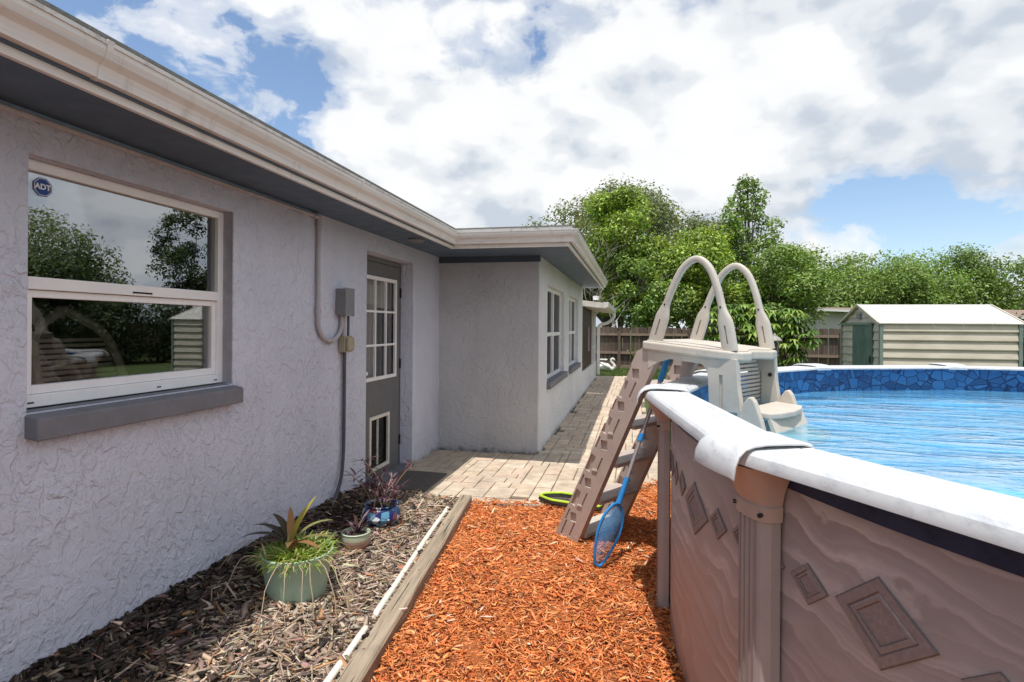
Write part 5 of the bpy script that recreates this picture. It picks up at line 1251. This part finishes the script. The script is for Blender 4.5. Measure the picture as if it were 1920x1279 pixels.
def tree(name, label, cat, base, h, rx, ry, z0, n, size, pal, group=None, shape='round', nl=26, lobe=.36, trunk=.16, open_=.0, seed=0, bark='bark', aspect=.5):
    global RNG
    keepR = RNG; RNG = np.random.default_rng(1000+seed); rs = random.Random(seed)
    base = Vector((base[0], base[1], -.05)); t = empty(name, base, label, cat, group)
    cz = (h+z0)/2; rz = (h-z0)/2; ctr = Vector((base.x, base.y, cz)); lobes = []
    for k in range(nl):
        if shape == 'cone':
            f = (k+.5)/nl; z = z0+(h-z0)*f; rr = (1-f)**.62*.95+.05; a = k*2.4+rs.uniform(-.5, .5); q_ = rs.uniform(.45, .95)
            lobes.append((Vector((base.x+rx*rr*q_*math.cos(a), base.y+ry*rr*q_*math.sin(a), z)), max(.26, rx*lobe*(1-f*.62))))
        else:
            zf = rs.uniform(-.95, .98); a = k*2.4+rs.uniform(-.6, .6); rr = math.sqrt(max(0, 1-zf*zf)); q_ = rs.uniform(.60, .82) if k % 4 else rs.uniform(.1, .5)
            r_ = lobe*min(rx, rz*1.2)*rs.uniform(.7, 1.25)
            lobes.append((Vector((base.x+rx*rr*q_*math.cos(a), base.y+ry*rr*q_*math.sin(a), cz+rz*zf*.80)), r_))
    w = np.array([l[1]**2 for l in lobes]); w /= w.sum(); li = RNG.choice(nl, n, p=w)
    LC = np.array([tuple(l[0]) for l in lobes])[li]; LR = np.array([l[1] for l in lobes])[li]
    d = RNG.normal(0, 1, (n, 3)); d[:, 2] += .25; d /= np.linalg.norm(d, axis=1)[:, None]
    # clumpy twigs: directions snap towards a set of twig directions
    K = 20; tw = RNG.normal(0, 1, (nl, K, 3)); tw /= np.linalg.norm(tw, axis=2)[:, :, None]
    ti = RNG.integers(0, K, n); tv = tw[li, ti]; mixf = RNG.uniform(.45, 1, n)[:, None]; d = d*(1-mixf*.8)+tv*mixf*.8; d /= np.linalg.norm(d, axis=1)[:, None]
    tl = RNG.uniform(.70, 1.32, (nl, K))[li, ti]
    r = LR*tl*(1-RNG.uniform(0, 1, n)**2*.55); P = LC+d*r[:, None]*np.array([1, 1, .82])
    cols = palette(n, pal[0], pal[1], .10); tint = RNG.normal(1, .13, (nl, K))[li, ti][:, None]; lt_ = RNG.normal(1, .10, nl)[li][:, None]
    cols = np.clip(cols*tint*lt_, .005, 1)
    leaves('crown', P, d*.6+np.array([0, 0, .55]), size, cols, t, aspect=aspect)
    mb = MB(); top_ = Vector((base.x, base.y, z0+(h-z0)*(.45 if shape != 'cone' else .95)))
    tp = curve_pts([base, base+Vector((rs.uniform(-.1, .1), rs.uniform(-.1, .1), z0*.5+.3)), base.lerp(top_, .6)+Vector((rs.uniform(-.15, .15), 0, 0)), top_], 14)
    mb.tube(tp, [trunk*(1-.75*i/14) for i in range(15)], 8).build('trunk', bark, t, True)
    for k in range(0, nl, 2):
        c, r_ = lobes[k]; s0 = tp[min(13, max(3, int(14*min(.9, max(.25, (c.z-.9)/(top_.z+.01)*.7)))))]
        m_ = s0.lerp(c, .5)+Vector((rs.uniform(-.1, .1), rs.uniform(-.1, .1), rs.uniform(-.05, .25)))
        mb = MB(); mb.tube(curve_pts([s0, m_, c], 8), [trunk*.38*(1-.8*i/8) for i in range(9)], 6).build('limb', bark, t, True)
    RNG = keepR; return t
OAK = ([(0.172, 0.207, 0.098), (0.218, 0.259, 0.121), (0.127, 0.155, 0.075), (0.276, 0.31, 0.161)], [5, 4, 3, 2])
BRI = ([(0.218, 0.322, 0.052), (0.31, 0.414, 0.069), (0.138, 0.218, 0.04), (0.437, 0.517, 0.115)], [5, 4, 3, 2])
MID = ([(0.172, 0.276, 0.057), (0.23, 0.345, 0.075), (0.127, 0.207, 0.046), (0.299, 0.391, 0.115)], [5, 4, 3, 2])
YEL = ([(0.171, 0.266, 0.06), (0.214, 0.318, 0.073), (0.122, 0.202, 0.047), (0.265, 0.359, 0.094)], [5, 4, 3, 2])
DRK = ([(.055, .085, .03), (.08, .115, .04), (.04, .06, .022), (.11, .14, .05)], [5, 4, 3, 2])
GB = 'trees beyond the back fence'
tree('oak_tree', 'tall dark spreading oak rising behind the house extension', 'tree', (-1.6, 32.6), 9.9, 5.0, 4.5, 2.6, 34000, .20, OAK, GB, nl=60, lobe=.27, trunk=.35, seed=1)
tree('leafy_tree', 'tall narrow bright green tree just right of the house eave', 'tree', (-.55, 24.6), 7.9, 1.75, 1.7, 1.6, 22000, .15, BRI, GB, nl=46, lobe=.33, seed=2)
tree('leafy_tree', 'bushy bright green tree above the fence behind the ladder arches', 'tree', (2.4, 24.2), 5.7, 2.1, 1.8, 1.2, 22000, .15, BRI, GB, nl=46, lobe=.30, seed=3)
tree('leafy_tree', 'low green tree filling the gap over the fence by the porch', 'tree', (.6, 23.4), 5.0, 1.5, 1.5, .9, 15000, .14, MID, GB, nl=36, lobe=.33, seed=4)
tree('oak_tree', 'greyish green tree between the tall oak and the pointed tree', 'tree', (3.0, 29.6), 7.2, 2.7, 2.4, 1.8, 18000, .17, OAK, GB, nl=28, lobe=.40, seed=5)
tree('pointed_tree', 'pointed conical dark tree rising above the ladder handrails', 'tree', (5.15, 27.9), 8.5, 2.5, 2.2, 1.8, 19000, .15, MID, GB, shape='cone', nl=60, lobe=.30, trunk=.14, seed=6)
tree('leafy_tree', 'rounded green tree between the pointed tree and the long treeline', 'tree', (6.1, 25.6), 5.2, 1.9, 1.8, 1.1, 18000, .15, MID, GB, nl=40, lobe=.31, seed=7)
tree('broad_tree', 'yellowish green tree at the start of the long treeline, left of the shed', 'tree', (11.3, 40.5), 6.6, 3.7, 2.8, .5, 19000, .20, YEL, GB, nl=30, lobe=.38, seed=8)
tree('broad_tree', 'rounded yellow green tree directly behind the shed door gable', 'tree', (15.2, 41.8), 7.1, 3.7, 2.8, .5, 19000, .20, YEL, GB, nl=32, lobe=.36, seed=9)
tree('broad_tree', 'mid green tree behind the left half of the shed roof', 'tree', (18.6, 43.2), 6.5, 3.5, 2.8, .5, 19000, .20, MID, GB, nl=32, lobe=.36, seed=10)
tree('broad_tree', 'broad yellow green tree behind the middle of the shed roof', 'tree', (22.6, 44.8), 6.8, 3.8, 2.8, .5, 19000, .20, YEL, GB, nl=34, lobe=.34, seed=11)
tree('broad_tree', 'yellow green tree behind the right end of the shed', 'tree', (26.8, 45.6), 6.3, 3.7, 2.8, .5, 19000, .20, YEL, GB, nl=34, lobe=.34, seed=12)
tree('broad_tree', 'dark green tree at the right edge of the picture', 'tree', (31.0, 45.8), 5.7, 3.0, 2.8, .9, 13000, .20, MID, GB, nl=30, lobe=.34, seed=13)
# east side of the yard: seen in the window's reflection
tree('leafy_tree', 'feathery tree reflected at the far side of the window pane', 'tree', (25.4, 33.4), 9.8, 2.6, 2.6, 2.6, 9000, .22, DRK, GB, nl=20, lobe=.36, seed=14)
tree('broad_tree', 'dense green tree reflected low in the near side of the window', 'tree', (18.8, 19.0), 4.4, 2.6, 2.6, .6, 14000, .18, DRK, GB, nl=28, lobe=.38, seed=15)
tree('broad_tree', 'grey green tree reflected in the middle of the window', 'tree', (31, 27), 8.2, 5, 5, 1, 14000, .24, OAK, GB, nl=32, lobe=.36, seed=16)
tree('broad_tree', 'tall dark tree reflected behind the others in the window', 'tree', (36, 19), 10, 5, 5, 1, 14000, .26, OAK, GB, nl=32, lobe=.36, seed=17)
for k_, (x_, y_, h_, lab) in enumerate([(16.2, 15.0, 2.5, 'dark shrub reflected at the near edge of the lower window pane'), (14.2, 17.0, 2.3, 'dark shrub reflected in the middle of the lower window pane'), (13.2, 19.4, 2.4, 'dark shrub reflected at the far edge of the lower window pane')]):
    tree('shrub', lab, 'shrub', (x_, y_), h_, 1.7, 1.5, .05, 7000, .15, DRK, 'shrubs reflected in the window', nl=18, lobe=.5, trunk=.06, seed=30+k_)
# pale bare branches low in the oak
br = empty('bare_shrub', (-.95, 22.6, 0), 'leafless pale branched shrub beside the porch roof', 'shrub')
rs = random.Random(5)
def branch(p, d, L_, r, lev):
    q_ = [p]; 
    for i in range(4): d = (d+Vector((rs.gauss(0, .18), rs.gauss(0, .18), rs.gauss(.02, .12)))).normalized(); q_.append(q_[-1]+d*L_/4)
    MB().tube(q_, [r*(1-.15*i) for i in range(5)], 5).build('branch', 'bark_pale', br, True)
    if lev:
        for k in range(3): branch(q_[rs.choice((2, 3, 4))], (d+Vector((rs.gauss(0, .6), rs.gauss(0, .4), rs.gauss(.1, .35)))).normalized(), L_*.62, r*.6, lev-1)
for k in range(3): branch(Vector((-1.0+.15*k, 22.6, 0)), Vector((rs.gauss(.1, .15), 0, 1)).normalized(), 2.9, .03, 3)
# umbrella trees in the yard: drooping whorls of long leaflets
def umbrella_tree(label, base, heads, seed):
    rs = random.Random(seed); base = Vector((*base, -.05)); t = empty('umbrella_tree', base, label, 'tree', 'umbrella trees by the fence')
    P = []; W = []; C = []
    for (dx_, dy_, z, r, n) in heads:
        c = base+Vector((dx_, dy_, z))
        MB().tube(curve_pts([base+Vector((dx_*.15, dy_*.15, 0)), base+Vector((dx_*.4, dy_*.4, z*.5)), c-Vector((0, 0, r*.5))], 8), .035, 6).build('stem', 'bark', t, True)
        for k in range(n):
            d = Vector((rs.gauss(0, 1), rs.gauss(0, 1), rs.gauss(.25, .8))).normalized(); h = c+Vector((d.x*r, d.y*r, d.z*r*.8)); m = rs.randint(7, 10); ph = rs.uniform(0, 6)
            cc = rs.choice([(.17, .30, .045), (.24, .37, .06), (.10, .18, .035), (.36, .45, .12), (.07, .125, .03)])
            for i in range(m):
                a = ph+2*PI*i/m; P.append(arc(h, a, rs.uniform(.17, .28), rs.uniform(.2, .5), rs.uniform(.7, 1.1), 4)); W.append(rs.uniform(.028, .042)); C.append(cc)
    V, F, Cc = blade_mesh(P, W, C, .15); np_mesh('crown', V, F, 'leaf', t, Cc)
umbrella_tree('glossy umbrella tree with drooping leaves right of the ladder platform', (4.0, 16.4), [(.05, 0, 1.75, .42, 44), (.30, -.1, 1.30, .42, 44), (-.15, .0, 1.20, .35, 30), (.12, 0, .75, .35, 26), (-.1, -.1, .35, .3, 18)], 3)
umbrella_tree('broad umbrella tree seen through the ladder handrails', (2.9, 17.2), [(-.65, 0, 1.70, .40, 36), (-.1, 0, 1.95, .45, 44), (.45, .1, 1.95, .42, 40), (.9, 0, 1.75, .40, 36), (.1, -.1, 1.35, .5, 40), (-.5, 0, 1.15, .4, 26), (.7, 0, 1.2, .42, 30)], 4)
# weedy shrub against the fence
ws_ = empty('weedy_shrub', (.35, 19.9, 0), 'spindly yellow green weed growing against the fence', 'shrub')
P = []; W = []; C = []; rs = random.Random(9)
for k in range(9):
    b = Vector((.30+rs.gauss(0, .16), 19.9+rs.gauss(0, .1), -.03)); st = arc(b, rs.uniform(0, 6.28), rs.uniform(.5, 1.15), rs.uniform(1.2, 1.5), .05, 8); MB().tube(st, .008, 5).build('stem', 'stem_green', ws_, True)
    for i in range(2, 9):
        for m in range(3): P.append(arc(st[i], rs.uniform(0, 6.28), rs.uniform(.08, .16), rs.uniform(0, .9), .5, 3)); W.append(.025); C.append(rs.choice([(.22, .28, .06), (.30, .32, .10), (.14, .20, .04)]))
V, F, Cc = blade_mesh(P, W, C, .1); np_mesh('leaves', V, F, 'leaf', ws_, Cc)
# stepping pad at the lawn end of the walk
bpy.context.view_layer.update()
